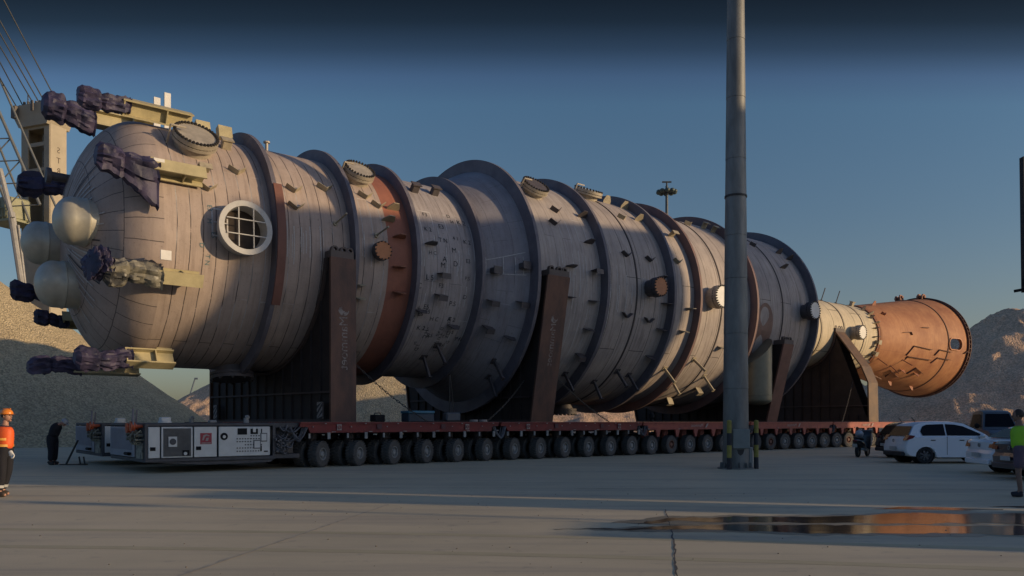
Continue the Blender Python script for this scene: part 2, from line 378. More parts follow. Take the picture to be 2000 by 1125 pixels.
# ------------------------------------------------------------------ gravel mounds
def gravel_mat(name, a, b_, sp):
    m = bpy.data.materials.new(name); m.use_nodes = True; t = m.node_tree; n = t.nodes; l = t.links
    b = n['Principled BSDF']; b.inputs['Roughness'].default_value = .95; b.inputs['Specular IOR Level'].default_value = .1
    tcd = n.new('ShaderNodeTexCoord')
    v = n.new('ShaderNodeTexVoronoi'); v.inputs['Scale'].default_value = sp; l.new(tcd.outputs['Object'], v.inputs['Vector'])
    z = n.new('ShaderNodeTexNoise'); z.inputs['Scale'].default_value = .35; z.inputs['Detail'].default_value = 9; z.inputs['Roughness'].default_value = .72; l.new(tcd.outputs['Object'], z.inputs['Vector'])
    r = n.new('ShaderNodeValToRGB'); r.color_ramp.elements[0].position = .35; r.color_ramp.elements[0].color = (*b_,1); r.color_ramp.elements[1].position = .65; r.color_ramp.elements[1].color = (*a,1); l.new(z.outputs[0], r.inputs[0])
    sv = n.new('ShaderNodeSeparateColor'); l.new(v.outputs['Color'], sv.inputs[0])
    mr = n.new('ShaderNodeMapRange'); mr.inputs[3].default_value = .62; mr.inputs[4].default_value = 1.15; l.new(sv.outputs[0], mr.inputs[0])
    x = n.new('ShaderNodeMixRGB'); x.blend_type = 'MULTIPLY'; x.inputs[0].default_value = 1; l.new(r.outputs[0], x.inputs[1]); l.new(mr.outputs[0], x.inputs[2]); l.new(x.outputs[0], b.inputs['Base Color'])
    bp = n.new('ShaderNodeBump'); bp.inputs['Strength'].default_value = .7; bp.inputs['Distance'].default_value = .13; l.new(v.outputs['Distance'], bp.inputs['Height']); l.new(bp.outputs[0], b.inputs['Normal'])
    return m
M_gravel = gravel_mat('gravel_yellow', (.62,.50,.30), (.50,.40,.25), 10)
M_gravel2 = gravel_mat('gravel_grey', (.88,.60,.38), (.70,.47,.30), 8.5)
def mound(name, label, c, rx, ry, h, m, seed=0, peaks=None, rz=0, rough=.35, nx=130, gully=0):
    """pile: max of cones (dx, dy, height, slope radius)"""
    peaks = peaks or [(0,0,h,1)]
    vs = []; fs = []; ny = nx
    for j in range(ny+1):
        for i in range(nx+1):
            x = (i/nx*2-1)*rx; y = (j/ny*2-1)*ry; z = -9
            for (dx, dy, hh, rr) in peaks:
                d = math.hypot((x-dx)/rx, (y-dy)/ry)/rr
                q = hh*(1-d) if d > .10 else hh*(1-.10*.5-d*d*5)
                if z > -8: 
                    k = 1.2; q2 = max(z, q); dd = abs(z-q); z = q2+(max(k-dd, 0)**2)/(4*k)
                else: z = q
            P = Vector((x*.35+seed, y*.35, seed)); nn = noise.fractal(P, .9, 2.1, 5)*rough
            if gully: nn += gully*(noise.fractal(Vector((x*.22+seed*3, y*.22, 7)), 1, 2, 4)-abs(noise.noise(Vector((math.atan2(y,x)*5, math.hypot(x,y)*.06, seed))))*1.2)
            e_ = max(0, min(1, (z+1)/2.0)); vs.append((x, y, max(-.15, z+nn*e_)))
    for j in range(ny):
        for i in range(nx):
            a = j*(nx+1)+i
            if max(vs[a][2], vs[a+1][2], vs[a+nx+1][2], vs[a+nx+2][2]) > -.12: fs.append((a, a+1, a+nx+2, a+nx+1))
    o = MB().add(vs, fs).build(name, m, smooth=180); o.location = (*c, 0); o.rotation_euler.z = rz
    return tag(o, label, 'gravel pile')
mound('gravel_pile', 'big pile of gravel at left behind the power packs, sunlit along its crest', (-51,60), 30, 22, 13.2, M_gravel, 1.3, peaks=[(0,0,20.5,.97),(-8,2,18.5,.9)], rough=.15)
mound('gravel_pile', 'yellow sunlit gravel pile seen between the two front saddles', (-13.6,84), 16, 14, 7.0, M_gravel, 4.1, peaks=[(-1,0,8.6,1)], rough=.2)
mound('gravel_pile', 'grey distant gravel pile showing left of the front saddle', (-36,104), 15, 14, 8.2, M_gravel2, 8.4)
mound('gravel_pile', 'high grey pile at the right edge behind the parked cars, ridged and half sunlit', (55.5,88), 27, 25, 12.6, M_gravel2, 2.2, peaks=[(0,0,14.6,.92),(7,1,14.4,.92),(15,-3,12.5,1)], rough=.35, gully=.45, nx=190)
mound('gravel_pile', 'low rough pile under the orange skirt, sunlit on top', (46,98), 26, 20, 8, M_gravel2, 6.0, rough=.6, gully=.8, peaks=[(-2,0,6.6,1)])
mound('gravel_pile', 'low grey gravel bank seen under the wide shell', (9,86), 26, 12, 5.0, M_gravel2, 9.1)

# ------------------------------------------------------------------ the vessel
ZC = 7.85; YC = 6.1
V = thing('pressure_vessel', 'enormous beige and orange steel process column lying on saddles', 'industrial vessel', W(0, YC, 0), TH)
def shell(name, prof, m, n=144, uoff=0, smooth=35, hole=None, two=False):
    vs = []; fs = []; uvs = []
    s = 0; S = [0]
    for a, b in zip(prof, prof[1:]): s += math.hypot(b[0]-a[0], b[1]-a[1]); S.append(s)
    for (t, r) in prof:
        for i in range(n+1):
            a = 2*PI*i/n-PI+.0; vs.append((t, -r*math.sin(a), ZC+r*math.cos(a)))
    for k in range(len(prof)-1):
        for i in range(n):
            if hole and hole((prof[k][0]+prof[k+1][0])/2, (2*PI*(i+.5)/n-PI)): continue
            fs.append((k*(n+1)+i, (k+1)*(n+1)+i, (k+1)*(n+1)+i+1, k*(n+1)+i+1))
    me = bpy.data.meshes.new(name); me.from_pydata(vs, [], fs); me.materials.append(m)
    uv = me.uv_layers.new(name='UVMap')
    rm = max(p[1] for p in prof)
    for p in me.polygons:
        for li in p.loop_indices:
            vi = me.loops[li].vertex_index; k = vi//(n+1); i = vi % (n+1)
            uv.data[li].uv = (2*PI*i/n*rm, S[k]+uoff)
    me.update(); me.shade_smooth(); me.set_sharp_from_angle(angle=R_(smooth))
    o = bpy.data.objects.new(name, me); COL.objects.link(o); o.parent = V; return o
def cylp(t, ph, r):
    a = R_(ph); return Vector((t, -r*math.sin(a), ZC+r*math.cos(a)))
def radial(ph): a = R_(ph); return Vector((0, -math.sin(a), math.cos(a)))
def tang(ph): a = R_(ph); return Vector((0, -math.cos(a), -math.sin(a)))

SM_front = shell_mat('shell_beige_close_seams', (.46,.365,.305), (.35,.28,.235), (.04,.03,.03), .42, 15, .018, streak=.35, dash=.9, chalk=.55)
SM_neck = shell_mat('shell_beige_neck', (.40,.36,.34), (.31,.275,.265), (.05,.045,.05), .62, 7.0, .012, streak=.5, dash=.6, chalk=.7)
SM_cone = shell_mat('shell_grey_cone', (.33,.31,.32), (.26,.24,.25), (.06,.055,.06), .8, 2.4, .012, streak=.35, dash=.5, chalk=.25)
SM_wide = shell_mat('shell_beige_wide', (.46,.395,.345), (.34,.295,.265), (.035,.03,.03), 1.02, 9.5, .016, streak=.75, dash=1.0, chalk=.0, stain=(.17,.135,.12))
SM_wide2 = shell_mat('shell_beige_streaked', (.44,.385,.345), (.33,.29,.265), (.045,.04,.04), .52, 9, .012, streak=.7, dash=.55, chalk=.6, stain=(.19,.16,.15))
SM_small = shell_mat('shell_pale_cream', (.66,.56,.39), (.50,.43,.30), (.06,.05,.04), 1.5, 5, .025, streak=.5, dash=1.0, stain=(.26,.20,.13))
SM_prime = shell_mat('shell_red_primer', (.34,.135,.085), (.25,.10,.07), (.12,.06,.05), 3, 9, .01, streak=.4, dash=.3, stain=(.22,.09,.06))
SM_skirt = shell_mat('skirt_orange_primer', (.47,.225,.10), (.31,.125,.056), (.10,.045,.03), 3.4, 8, .015, streak=.55, dash=.5, stain=(.30,.115,.055))

# head: 2:1-ish ellipsoid
HA = 2.2; HT = -4.35
hp = [(HT-HA*math.cos(PI/2*k/22), 4.3*math.sin(PI/2*k/22)) for k in range(0, 23)]
hp[0] = (hp[0][0], .01)
SM_head = None
def head_mat():
    m = shell_mat('head_beige_radial', (.44,.35,.295), (.34,.275,.235), (.045,.04,.04), 1.35, .72, .018, streak=.15, dash=.8)
    return m
SM_head = head_mat()
SH = {'head': shell('dished_head', hp, SM_head, smooth=60)}
# radial chalk lines on the head, following the surface
def head_r(t): return 4.3*math.sqrt(max(0, 1-((HT-t)/HA)**2))
mb = MB(); mbk = MB()
for i in range(72):
    ph = i*5+rnd.uniform(-1, 1)
    r0 = rnd.uniform(1.0, 1.5); r1 = r0+rnd.uniform(.8, 2.1)
    pts = []
    for k in range(9):
        r = r0+(r1-r0)*k/8; t = HT-HA*math.sqrt(max(0, 1-(r/4.3)**2)); nv = Vector((-(HT-t)/HA**2 if False else (t-HT)/HA**2, 0, 0))+radial(ph)*(r/4.3**2); nv.normalize()
        p = Vector((t, 0, ZC))+radial(ph)*r+nv*.03; pts.append((p, tang(ph)*(.018+.008*rnd.random())))
    vs = []; [vs.extend((p-q, p+q)) for p, q in pts]
    (mb if i % 5 else mbk).add(vs, [(2*j, 2*j+2, 2*j+3, 2*j+1) for j in range(8)])
HEADM = ((mb, M_chalk), (mbk, M_paintblk))

def cyls(t0, t1, r, k=6): return [(t0+(t1-t0)*i/k, r) for i in range(k+1)]
SH['front'] = shell('front_shell', cyls(HT, 3.8, 4.3, 12), SM_front)
shell('primer_band', cyls(3.8, 4.85, 4.302, 3), SM_prime)
SH['neck'] = shell('neck_shell', cyls(4.85, 8.05, 4.3, 5), SM_neck)
SH['cone'] = shell('cone_shell', [(8.05+(10.05-8.05)*i/6, 4.3+1.1*i/6) for i in range(7)], SM_cone)
SH['wide'] = shell('wide_shell', cyls(10.05, 14.3, 5.4, 5), SM_wide2)
SH['wide2'] = shell('wide_shell', cyls(14.3, 25.8, 5.4, 10), SM_wide, uoff=.4)
shell('wide_shell', cyls(25.8, 32.0, 5.4, 6)+[(33.0, 4.9), (34.6, 3.3), (35.4, 2.45)], SM_wide, uoff=1.1)
shell('small_shell', cyls(35.4, 46.1, 2.45, 8), SM_small)
def hole(t, a):
    # oval man-opening through the skirt, near and far side
    for c in (R_(91.6), R_(91.6)-PI):
        d = (a-c)
        if d > PI: d -= 2*PI
        if d < -PI: d += 2*PI
        y = d*3.9; x = t-55.85; hl = .42; rr = .44
        q = math.hypot(max(abs(x)-hl, 0), y)
        if q < rr: return True
    return False
sk = [(46.1+i*.2, 2.47+(i*.2)*(4.0-2.47)/(10.2)) for i in range(0, 44)]
sk = [(t, 2.47+(t-46.1)*(3.72-2.47)/(55.0-46.1)) for t in [46.1+.5*k for k in range(17)]] + [(54.6+.09*k, 2.47+(54.6+.09*k-46.1)*(3.72-2.47)/8.9) for k in range(28)] + [(57.2, 4.02), (58.0, 4.13)]
skirt = shell('support_skirt', sk, SM_skirt, n=288, hole=hole)
sm_ = skirt.modifiers.new('thickness', 'SOLIDIFY'); sm_.thickness = .05; sm_.offset = 0
# frame round the opening
for s_ in (1, -1):
    mb = MB(); c_ph = 91.6 if s_ == 1 else 91.6-180; vs = []; K = 40
    for k in range(K):
        a = 2*PI*k/K; x = math.cos(a)*.44+(.42 if math.cos(a) > 0 else -.42); y = math.sin(a)*.44
        for rr, hh in ((.99, .0), (1.13, .0), (1.13, .22), (.99, .22)):
            xx = (math.cos(a)*.44*rr+(.42 if math.cos(a) > 0 else -.42)); yy = y*rr
            t = 55.85+xx; r = 2.47+(t-46.1)*.1404-.1+hh; vs.append(cylp(t, c_ph+math.degrees(yy/3.9), r))
    fs = []
    for k in range(K):
        for q in range(4): fs.append((k*4+q, k*4+(q+1) % 4, ((k+1) % K)*4+(q+1) % 4, ((k+1) % K)*4+q))
    mb.add(vs, fs); mb.build('opening_frame', M_orange, V)

# stiffening rings
def ring(t, ro, ri, th=.16, m=None, bolts=0, name='stiffening_ring', flange=False):
    mb = MB(); n = 144
    prof = [(0, ri-.02), (0, ro), (th, ro), (th, ri-.02)]
    mb.lathe((t, 0, ZC), (1, 0, 0), prof, n)
    o = mb.build(name, m or M_ring, V, smooth=30)
    return o
for t, ro, ri, m in ((-.82,4.74,4.3,M_ring),(2.18,4.74,4.3,M_ring),(4.85,4.72,4.3,M_ring),(7.95,4.78,4.3,M_ring),(10.0,5.92,5.4,M_ring),
                     (14.2,5.86,5.4,M_ring),(18.85,5.84,5.4,M_ring),(20.9,5.82,5.4,M_ringrust),(25.75,5.86,5.4,M_ringrust),(31.85,5.86,5.4,M_ring)):
    ring(t, ro, ri, m=m)
# rust-brown segment bolted on the first ring
mb = MB(); vs = []; K = 26
for k in range(K+1):
    ph = 66+(118-66)*k/K
    for t, r in ((-.80,4.32),(-.80,4.80),(-.5,4.80),(-.5,4.32)): vs.append(cylp(t, ph, r))
fs = [(k*4+q, k*4+(q+1) % 4, (k+1)*4+(q+1) % 4, (k+1)*4+q) for k in range(K) for q in range(4)]+[(0,1,2,3),(K*4+3,K*4+2,K*4+1,K*4)]
mb.add(vs, fs).build('ring_cover_strip', mat('rust_strip', (.20,.085,.06), .7), V)
# weld seams as raised bands
for t, r in ((16.62,5.4),(23.2,5.4),(28.9,5.4),(38.2,2.45),(41.2,2.45),(44.0,2.45)):
    mb = MB(); mb.lathe((t,0,ZC), (1,0,0), [(-.05,r-.01),(-.04,r+.028),(.04,r+.028),(.05,r-.01)], 144); mb.build('weld_band', mat('weld_band', (.07,.055,.05), .8), V, smooth=30)
mb = MB(); mb.lathe((46.1,0,ZC),(1,0,0),[(-.06,2.44),(-.06,2.56),(.06,2.56),(.06,2.44)],144); mb.build('weld_band', M_clipr, V, smooth=30)
# base ring of the skirt with bolt holes/chairs
mb = MB(); mb.lathe((54.95,0,ZC),(1,0,0),[(-.05,3.70),(-.05,3.78),(.05,3.79),(.05,3.70)],144); mb.build('skirt_ring', mat('dark_rust', (.14,.07,.05), .8), V, smooth=30)
M_base = mat('base_ring_rust', (.10,.045,.035), .75, scale=2, var=.35)
mb = MB(); mb.lathe((57.95,0,ZC),(1,0,0),[(-.35,4.02),(-.35,4.24),(-.30,4.24),(-.30,4.08),(.05,4.08),(.05,4.25),(.16,4.25),(.16,3.9)],144)
for i in range(72):
    ph = i*5; rot = Matrix.Rotation(-R_(ph), 3, 'X'); mb.box(cylp(57.82, ph, 4.15), (.36, .05, .18), rot)
mb.build('base_ring', M_base, V, smooth=30)
# lifting lugs above the base ring
for ph, dt in ((-12, 56.5), (6, 57.6)):
    mb = MB(); c = cylp(dt, ph, 4.0); rd = radial(ph); tg = tang(ph)
    for q in (-.18, .18):
        mb.prism([(-.30,-.1),(.30,-.1),(.30,.35),(.15,.52),(-.15,.52),(-.30,.35)], lambda p, sd_, q=q: c+Vector((p[0],0,0))+rd*p[1]+tg*(q+(.05 if sd_ else -.05)))
    mb.cyl(c+rd*.3+tg*-.35, c+rd*.3+tg*.35, .12, n=14); mb.build('lifting_lug', M_clipr, V, smooth=30)

# flanges and manways
def manway(t, ph, R, rn, hgt, rf, mat_body, mat_face, bolts=28, name='manway', davit=True, hood=0):
    mb = MB(); o = cylp(t, ph, R); d = radial(ph)
    mb.lathe(o, d, [(-.35,rn),(hgt*.45,rn),(hgt*.45,rf),(hgt*.66,rf),(hgt*.66,rf*.93),(hgt*.72,rf*.93),(hgt*.72,rf*1.0),(hgt,rf),(hgt,.0)], 40)
    ob = mb.build(name, mat_body, V, smooth=30)
    if mat_face is not mat_body:
        f = MB(); f.lathe(o, d, [(hgt+.004,rf*.97),(hgt+.012,rf*.97),(hgt+.012,.0)], 40); f.build('cover_plate', mat_face, ob, smooth=30)
    b = MB(); tgv = Vector((1,0,0)); bt = d.cross(tgv)
    for i in range(bolts):
        a = 2*PI*i/bolts; p = o+(tgv*math.cos(a)+bt*math.sin(a))*rf*.93
        b.cyl(p+d*(hgt*.42), p+d*(hgt+.07), rf*.052, n=6)
        b.cyl(p+d*(hgt+.0), p+d*(hgt+.05), rf*.075, n=6)
    b.build('bolts', M_bolt, ob)
    if davit:
        q = MB(); p = o+tgv*-rf*1.15
        q.tube([p+d*-.1, p+d*(hgt+.16), o+d*(hgt+.16)+tgv*-rf*.5], .035); q.build('davit_arm', M_flange, ob, smooth=True)
    return ob
manway(-3.1, 46, 4.3, .62, .52, .74, M_flange, M_flange, 36)
manway(3.15, 43, 4.3, .50, .46, .62, M_flange, M_flange, 30)
manway(11.6, 42, 5.4, .50, .42, .66, M_flange, M_clipd, 30)
manway(16.4, 24, 5.4, .55, .42, .74, M_flange, M_flangew, 26)
manway(3.34, 88.6, 4.3, .26, .42, .36, M_clipd, M_orange, 14, 'flanged_nozzle', False)
manway(17.5, 89.1, 5.4, .40, .72, .47, M_clipd, M_orange, 18, 'flanged_nozzle', False)
manway(22.3, 89, 5.4, .52, .72, .60, M_flange, M_flangew, 26, 'flanged_nozzle', False)
manway(31.1, 88.4, 5.4, .42, .72, .54, M_clipd, M_flangew, 22, 'flanged_nozzle', False)
manway(42.4, 90.8, 2.45, .46, .72, .52, M_flange, M_flangew, 22, 'flanged_nozzle', False)
manway(16.8, 180, 5.4, .55, .50, .74, M_clipd, M_flange, 20, 'bottom_nozzle', False)
manway(-.9, 172, 4.3, .6, .45, .8, M_clipd, M_clipd, 10, 'bottom_nozzle', False)

# large side opening closed by a grid
o = cylp(-1.92, 88.5, 4.3); d = radial(88)
mb = MB(); mb.lathe(o, d, [(-.3,.80),(.36,.80),(.36,.90),(.56,.90),(.56,.72),(.30,.70),(-.2,.70)], 56); nz_ = mb.build('grid_opening', mat('grid_frame_dull', (.50,.49,.46), .6, scale=3, var=.2), V, smooth=30)
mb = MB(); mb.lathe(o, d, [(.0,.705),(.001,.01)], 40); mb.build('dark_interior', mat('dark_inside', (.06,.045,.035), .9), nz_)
mb = MB(); tv = Vector((1,0,0)); bt = d.cross(tv)
for q in (-.25, .25):
    L_ = math.sqrt(.70**2-q*q)
    c = o+d*.56
    rotm = Matrix((tv, bt, d)).transposed()
    mb.box(c+tv*q, (.032, 2*L_, .05), rotm); mb.box(c+bt*q+d*.03, (2*L_, .032, .05), rotm)
mb.build('grid_bars', mat('grid_frame_dull', (.50,.49,.46)), nz_)

# domed silver nozzles on the head
def bulb(t0, t1, ww, z, r, name='domed_nozzle'):
    mb = MB(); o = Vector((t1, ww, z)); Ln = t1-t0
    prof = [(-1.2, r*.98), (0, r*.98)]
    b0 = Ln*.42; prof += [(b0-.02, r*.99),(b0, r*1.03),(b0+.05, r*1.03),(b0+.07, r)]
    cyl_e = Ln-r*.72
    prof += [(cyl_e, r)]+[(cyl_e+r*.72*math.sin(PI/2*k/10), r*math.cos(PI/2*k/10)+.001) for k in range(1, 11)]
    mb.lathe(o, (-1,0,0), prof, 48); return mb.build(name, M_silver, V, smooth=50)
bulb(-7.15, -5.5, -2.2, 7.98, .76)
bulb(-7.62, -6.3, .9, 7.75, .74)
bulb(-7.42, -5.95, -.55, 6.15, .78)
mb = MB(); mb.lathe((-5.2,.6,10.05), (-1,0,.02), [(-1.0,.15),(1.55,.15),(1.55,.26),(1.70,.26),(1.70,.0)], 20); mb.build('pipe_nozzle', M_clipd, V, smooth=30)

# big downward elbow pipe on the near side
mb = MB(); o = Vector((26.9, 1.0-YC, 2.45)); rr = .76
prof = [(0.0,.01)]+[(.32-.32*math.cos(PI/2*k/8), rr*math.sin(PI/2*k/8)) for k in range(1, 9)]+[(.55,rr),(.56,rr*1.02),(.60,rr*1.02),(.61,rr),(2.3,rr)]
mb.lathe(o, (0,0,1), prof, 40)
# mitred top
n = 40; vs = []
for i in range(n):
    a = 2*PI*i/n; x = rr*math.cos(a); y = rr*math.sin(a); vs += [o+Vector((x,y,2.3)), o+Vector((x,y,3.05+(x)*.9-(y)*.2))]
mb.add(vs, [(2*i, 2*((i+1) % n), 2*((i+1) % n)+1, 2*i+1) for i in range(n)])
mb.add([vs[2*i+1] for i in range(n)], [tuple(range(n))])
dp = mb.build('drop_pipe', mat('drop_pipe_tan', (.27,.24,.16), .45, .2, scale=1.5, var=.2), V, smooth=35)
mb = MB(); vs = []
K = 28
for k in range(K):
    a = 2*PI*k/K; vs.append(cylp(27.05+.9*math.cos(a)-.15*math.sin(a), 103+math.degrees(1.55*math.sin(a)/5.4), 5.425))
mb.add([cylp(27.05, 103, 5.43)]+vs, [(0, k+1, (k+1) % K+1) for k in range(K)]); mb.build('reinforcing_pad', mat('pad_rust', (.26,.15,.11), .7), V)

# clips, brackets and pins
def clip(t, ph, R, kind, m):
    mb = MB(); p = cylp(t, ph, R-.02); rd = radial(ph); tg = tang(ph); ax = Vector((1,0,0))
    rot = Matrix((ax, tg, rd)).transposed()
    if kind == 'L':      # plate standing out with a return flange
        mb.box(p+rd*.20, (.42,.03,.44), rot); mb.box(p+rd*.41+tg*.10, (.42,.22,.03), rot)
    elif kind == 'plate':
        mb.prism([(-.26,0),(.26,0),(.26,.16),(.12,.42),(-.12,.42),(-.26,.16)], lambda q, s_: p+ax*q[0]+rd*q[1]+tg*(.016 if s_ else -.016))
    elif kind == 'V':
        r2 = Matrix.Rotation(R_(38), 3, rd); r3 = Matrix.Rotation(R_(-38), 3, rd)
        mb.box(p+rd*.11+ax*.15, (.36,.02,.24), r2 @ rot); mb.box(p+rd*.11-ax*.15, (.36,.02,.24), r3 @ rot)
    elif kind == 'box':
        mb.bbox(p+rd*.17, (.34,.24,.36), .03, rot); mb.box(p+rd*.36, (.42,.32,.04), rot)
    elif kind == 'pin':
        d2 = (rd+tg*.12).normalized(); mb.box(p+d2*.5, (.09,.12,1.05), Matrix((ax, d2.cross(ax), d2)).transposed()); mb.box(p+d2*.03, (.3,.3,.04), rot); mb.box(p+d2*1.03, (.16,.18,.03), Matrix((ax, d2.cross(ax), d2)).transposed())
    elif kind == 'rod':
        mb.cyl(p, p+rd*.95, .035, n=8); mb.cyl(p, p+rd*.08, .1, n=8)
    elif kind == 'knee':
        mb.box(p+rd*.17+ax*.35, (.9,.03,.30), rot); r2 = Matrix.Rotation(R_(-55), 3, rd); mb.box(p+rd*.17-ax*.30+tg*.32, (.80,.03,.30), r2 @ rot)
    return mb.build('bracket', m, V)
F = [(-3.01,61.6,'L'),(-2.93,70.6,'V'),(-1.86,38.8,'box'),(-1.81,58.0,'V'),(.18,62.5,'V'),(.13,72.2,'V'),(1.46,57.6,'V'),(1.63,77.3,'rod'),(3.14,57.4,'V'),(3.62,62.2,'V'),(4.24,62.7,'plate'),(3.9,70.6,'plate'),(3.31,79.9,'rod'),
     (2.6,105.6,'plate'),(2.68,112,'plate')]
for t, p, k in F: clip(t, p, 4.3, k, M_clip)
for t, p, k in [(4.28,79.2,'plate'),(4.24,94.6,'plate'),(4.35,107,'plate')]: clip(t, p, 4.3, k, M_clipr)
for t, p, k in [(5.81,42.1,'box'),(6.86,40.4,'box'),(5.73,80,'plate'),(6.24,94.9,'L'),(6.21,105.8,'L'),(5.47,115.2,'plate'),(6.9,136,'pin'),(7.2,122,'plate'),(6.6,146,'pin')]: clip(t, p, 4.3, k, M_clipd)
for t, p, k in [(8.62,90.2,'box'),(9.7,87.6,'box'),(8.62,105.3,'L'),(9.7,103.8,'L'),(8.68,118.9,'L'),(9.6,121,'plate'),(9.5,136,'pin'),(9.7,146,'pin')]: clip(t, p, 4.3+(t-8.05)*.55, k, M_clipd)
WB = [(12.33,54.4,'V'),(11.85,63.2,'V'),(13.66,70.8,'plate'),(12.29,84.7,'plate'),(13.77,84.9,'L'),(12.23,98.8,'plate'),(13.72,99.2,'plate'),(13.74,112.6,'plate'),(13.77,125.8,'L'),(13.67,138.8,'pin'),
      (14.98,21.6,'plate'),(13.91,54.7,'plate'),(16.08,73.3,'V'),(17.73,73.6,'V'),(16.0,103.8,'V'),(17.58,105,'V'),(18.36,82.5,'plate'),(18.64,95.6,'plate'),(18.56,108.7,'plate'),(18.5,124,'plate'),(16.93,135,'pin'),(15.93,143.5,'pin'),(17.9,137,'pin')]
for t, p, k in WB: clip(t, p, 5.4, k, M_clipd)
for t, p, k in [(17.14,47,'V'),(18.4,45.4,'plate'),(18.04,21.8,'plate'),(18.6,30,'plate'),(20.3,53.7,'L'),(19.88,71.6,'V'),(20.5,96.3,'plate'),(20.3,108.4,'plate'),(20.2,131.4,'pin'),(23.66,31.9,'V'),(24.91,32.1,'L'),(25.4,35.6,'L'),(23.77,115,'plate'),(22.05,124.2,'pin'),(23.78,135.2,'pin'),(24.14,144.8,'L'),(22.9,157,'L'),(21.27,138.5,'pin')]: clip(t, p, 5.4, k, M_clip)
for t, p, k in [(28.6,42.4,'V'),(30.9,45,'plate'),(31.5,50,'plate'),(30.0,60,'plate')]: clip(t, p, 5.4, k, M_clipd)
for t, p, k in [(37.4,20,'rod'),(39.0,20,'rod'),(41.0,20,'rod'),(43.0,20,'rod'),(45.2,20,'box'),(45.9,50,'plate'),(45.9,68.4,'plate'),(45.8,100.5,'box'),(45.9,119,'box')]: clip(t, p, 2.45, k, M_clip if k != 'rod' else M_clipd)
for t, p, k in [(48.4,20,'plate'),(47.7,49.4,'V'),(49.7,122,'rod'),(48.86,135,'rod'),(50.5,137,'plate'),(52.4,137,'plate'),(51.2,165,'plate'),(54.1,161,'plate'),(46.9,128,'rod')]:
    clip(t, p, 2.45+(t-46.1)*.1404, k, M_clipr)
for p in (38, 58, 78, 92, 108, 124, 134): clip(45.55, p, 2.45, 'plate', M_clipd)
def rail(pts, hh=.16, m=None):
    '''thin upright plate following a bent line on the skirt'''
    mb = MB(); vs = []
    for (t, p) in pts:
        r = 2.47+(t-46.1)*.1404
        for dr_, dp_ in ((-.03,-.3),(hh,-.3),(hh,.3),(-.03,.3)): vs.append(cylp(t, p+dp_, r+dr_))
    fs = [(k*4+q, k*4+(q+1) % 4, (k+1)*4+(q+1) % 4, (k+1)*4+q) for k in range(len(pts)-1) for q in range(4)]
    mb.add(vs, fs).build('platform_clip', m or mat('clip_darkrust', (.13,.06,.04), .7), V)
for pts in [[(49.72, 114.1), (50.39, 99.2), (52.71, 101.5)], [(49.64, 156.0), (49.99, 115.1), (52.98, 114.7)], [(53.24, 108.0), (53.73, 100.2), (55.41, 101.2)], [(53.15, 118.5), (53.75, 110.4), (55.44, 110.6)], [(51.36, 140.7), (51.8, 128.9), (53.14, 134.7)], [(48.99, 81.7), (49.95, 80.4), (50.07, 84.3)], [(51.51, 73.1), (52.4, 73.3)], [(47.38, 158.5), (49.8, 164.0)], [(49.22, 141.9), (51.07, 150.8)], [(57.09, 101.5), (57.51, 97.9)]]: rail(pts)

# chalk frames, numbers and scribbles that follow the plate
def wrap(vs, t0, ph0, R, flip=1):
    return [cylp(t0+v.x*flip, ph0-math.degrees(v.y/R), R+.012) for v in vs]
mk = {}; ck = {}; tl = {}
def tgt(d, t): return d.setdefault('front' if t < 3.8 else 'neck' if t < 8.05 else 'cone' if t < 10.05 else 'wide' if t < 14.3 else 'wide2', MB())
def scrib(mb, s_, t, ph, size, R, up=0):
    vs, fs = text_geo(s_, size)
    if up: vs = [Vector((v.y, -v.x, 0)) for v in vs]
    if not fs: return
    q = wrap(vs, t, ph, R); tgt(mb, t).add(q, fs)
WORDS = ['E3', '4 1', 'C16', 'A', 'H C', 'T N', 'L 5', 'S4', 'M', 'E5', 'D', '3', 'P.S', 'K 2', '1 A', 'F3', 'IV']
rs = random.Random(3)
for t, lst in ((5.15,(62,74,84,92,104,118,128)),(5.75,(60,70,86,97,112,124)),(6.35,(66,77,88,92,100,120,130)),(6.95,(58,64,72,83,90,110,117)),(7.5,(62,75,84,95,105,125))):
    for ph in lst: scrib(mk, rs.choice(WORDS), t+rs.uniform(-.1,.1), ph+rs.uniform(-2,2), rs.uniform(.2,.32), 4.3)
for t, ph in ((-3.1,80),(-3.0,86),(-2.85,92),(-3.05,97),(-2.9,103)): scrib(tl, rs.choice(WORDS), t+rs.uniform(-.2,.2), ph, .22, 4.3, up=1)
def cstrip(mb, t, pa, pb, R, wd=.03):
    vs = []; K = max(2, int((pb-pa)/2))
    for k in range(K+1):
        ph = pa+(pb-pa)*k/K
        vs += [cylp(t-wd/2, ph, R+.012), cylp(t+wd/2, ph, R+.012)]
    tgt(mb, t).add(vs, [(2*k, 2*k+2, 2*k+3, 2*k+1) for k in range(K)])
def lstrip(mb, ta, tb, pa, pb, R, wd=.03, cone=None):
    vs = []
    for k in range(7):
        q = k/6; t = ta+(tb-ta)*q; ph = pa+(pb-pa)*q; r = (cone(t) if cone else R)+.014; dp_ = math.degrees(wd/2/r)
        vs += [cylp(t, ph-dp_, r), cylp(t, ph+dp_, r)]
    tgt(mb, ta).add(vs, [(2*k, 2*k+2, 2*k+3, 2*k+1) for k in range(6)])
for t, a, b in ((-.25,80,97),(.0,82,100),(.28,82,94),(.6,81,96),(1.0,80,92),(5.3,84,92),(5.9,78,88),(6.5,80,96),(7.0,86,95),(12.5,82,104),(12.9,76,98),(13.3,78,96),(15.3,80,102),(15.9,84,108),(17.1,84,100)):
    cstrip(ck, t, a, b, 4.3 if t < 8 else 5.4)
rc_ = random.Random(12)
for k in range(34):
    t = rc_.uniform(11.6, 18.4); a = rc_.uniform(66, 104); cstrip(ck, t, a, a+rc_.uniform(4, 14), 5.4, rc_.uniform(.012, .03))
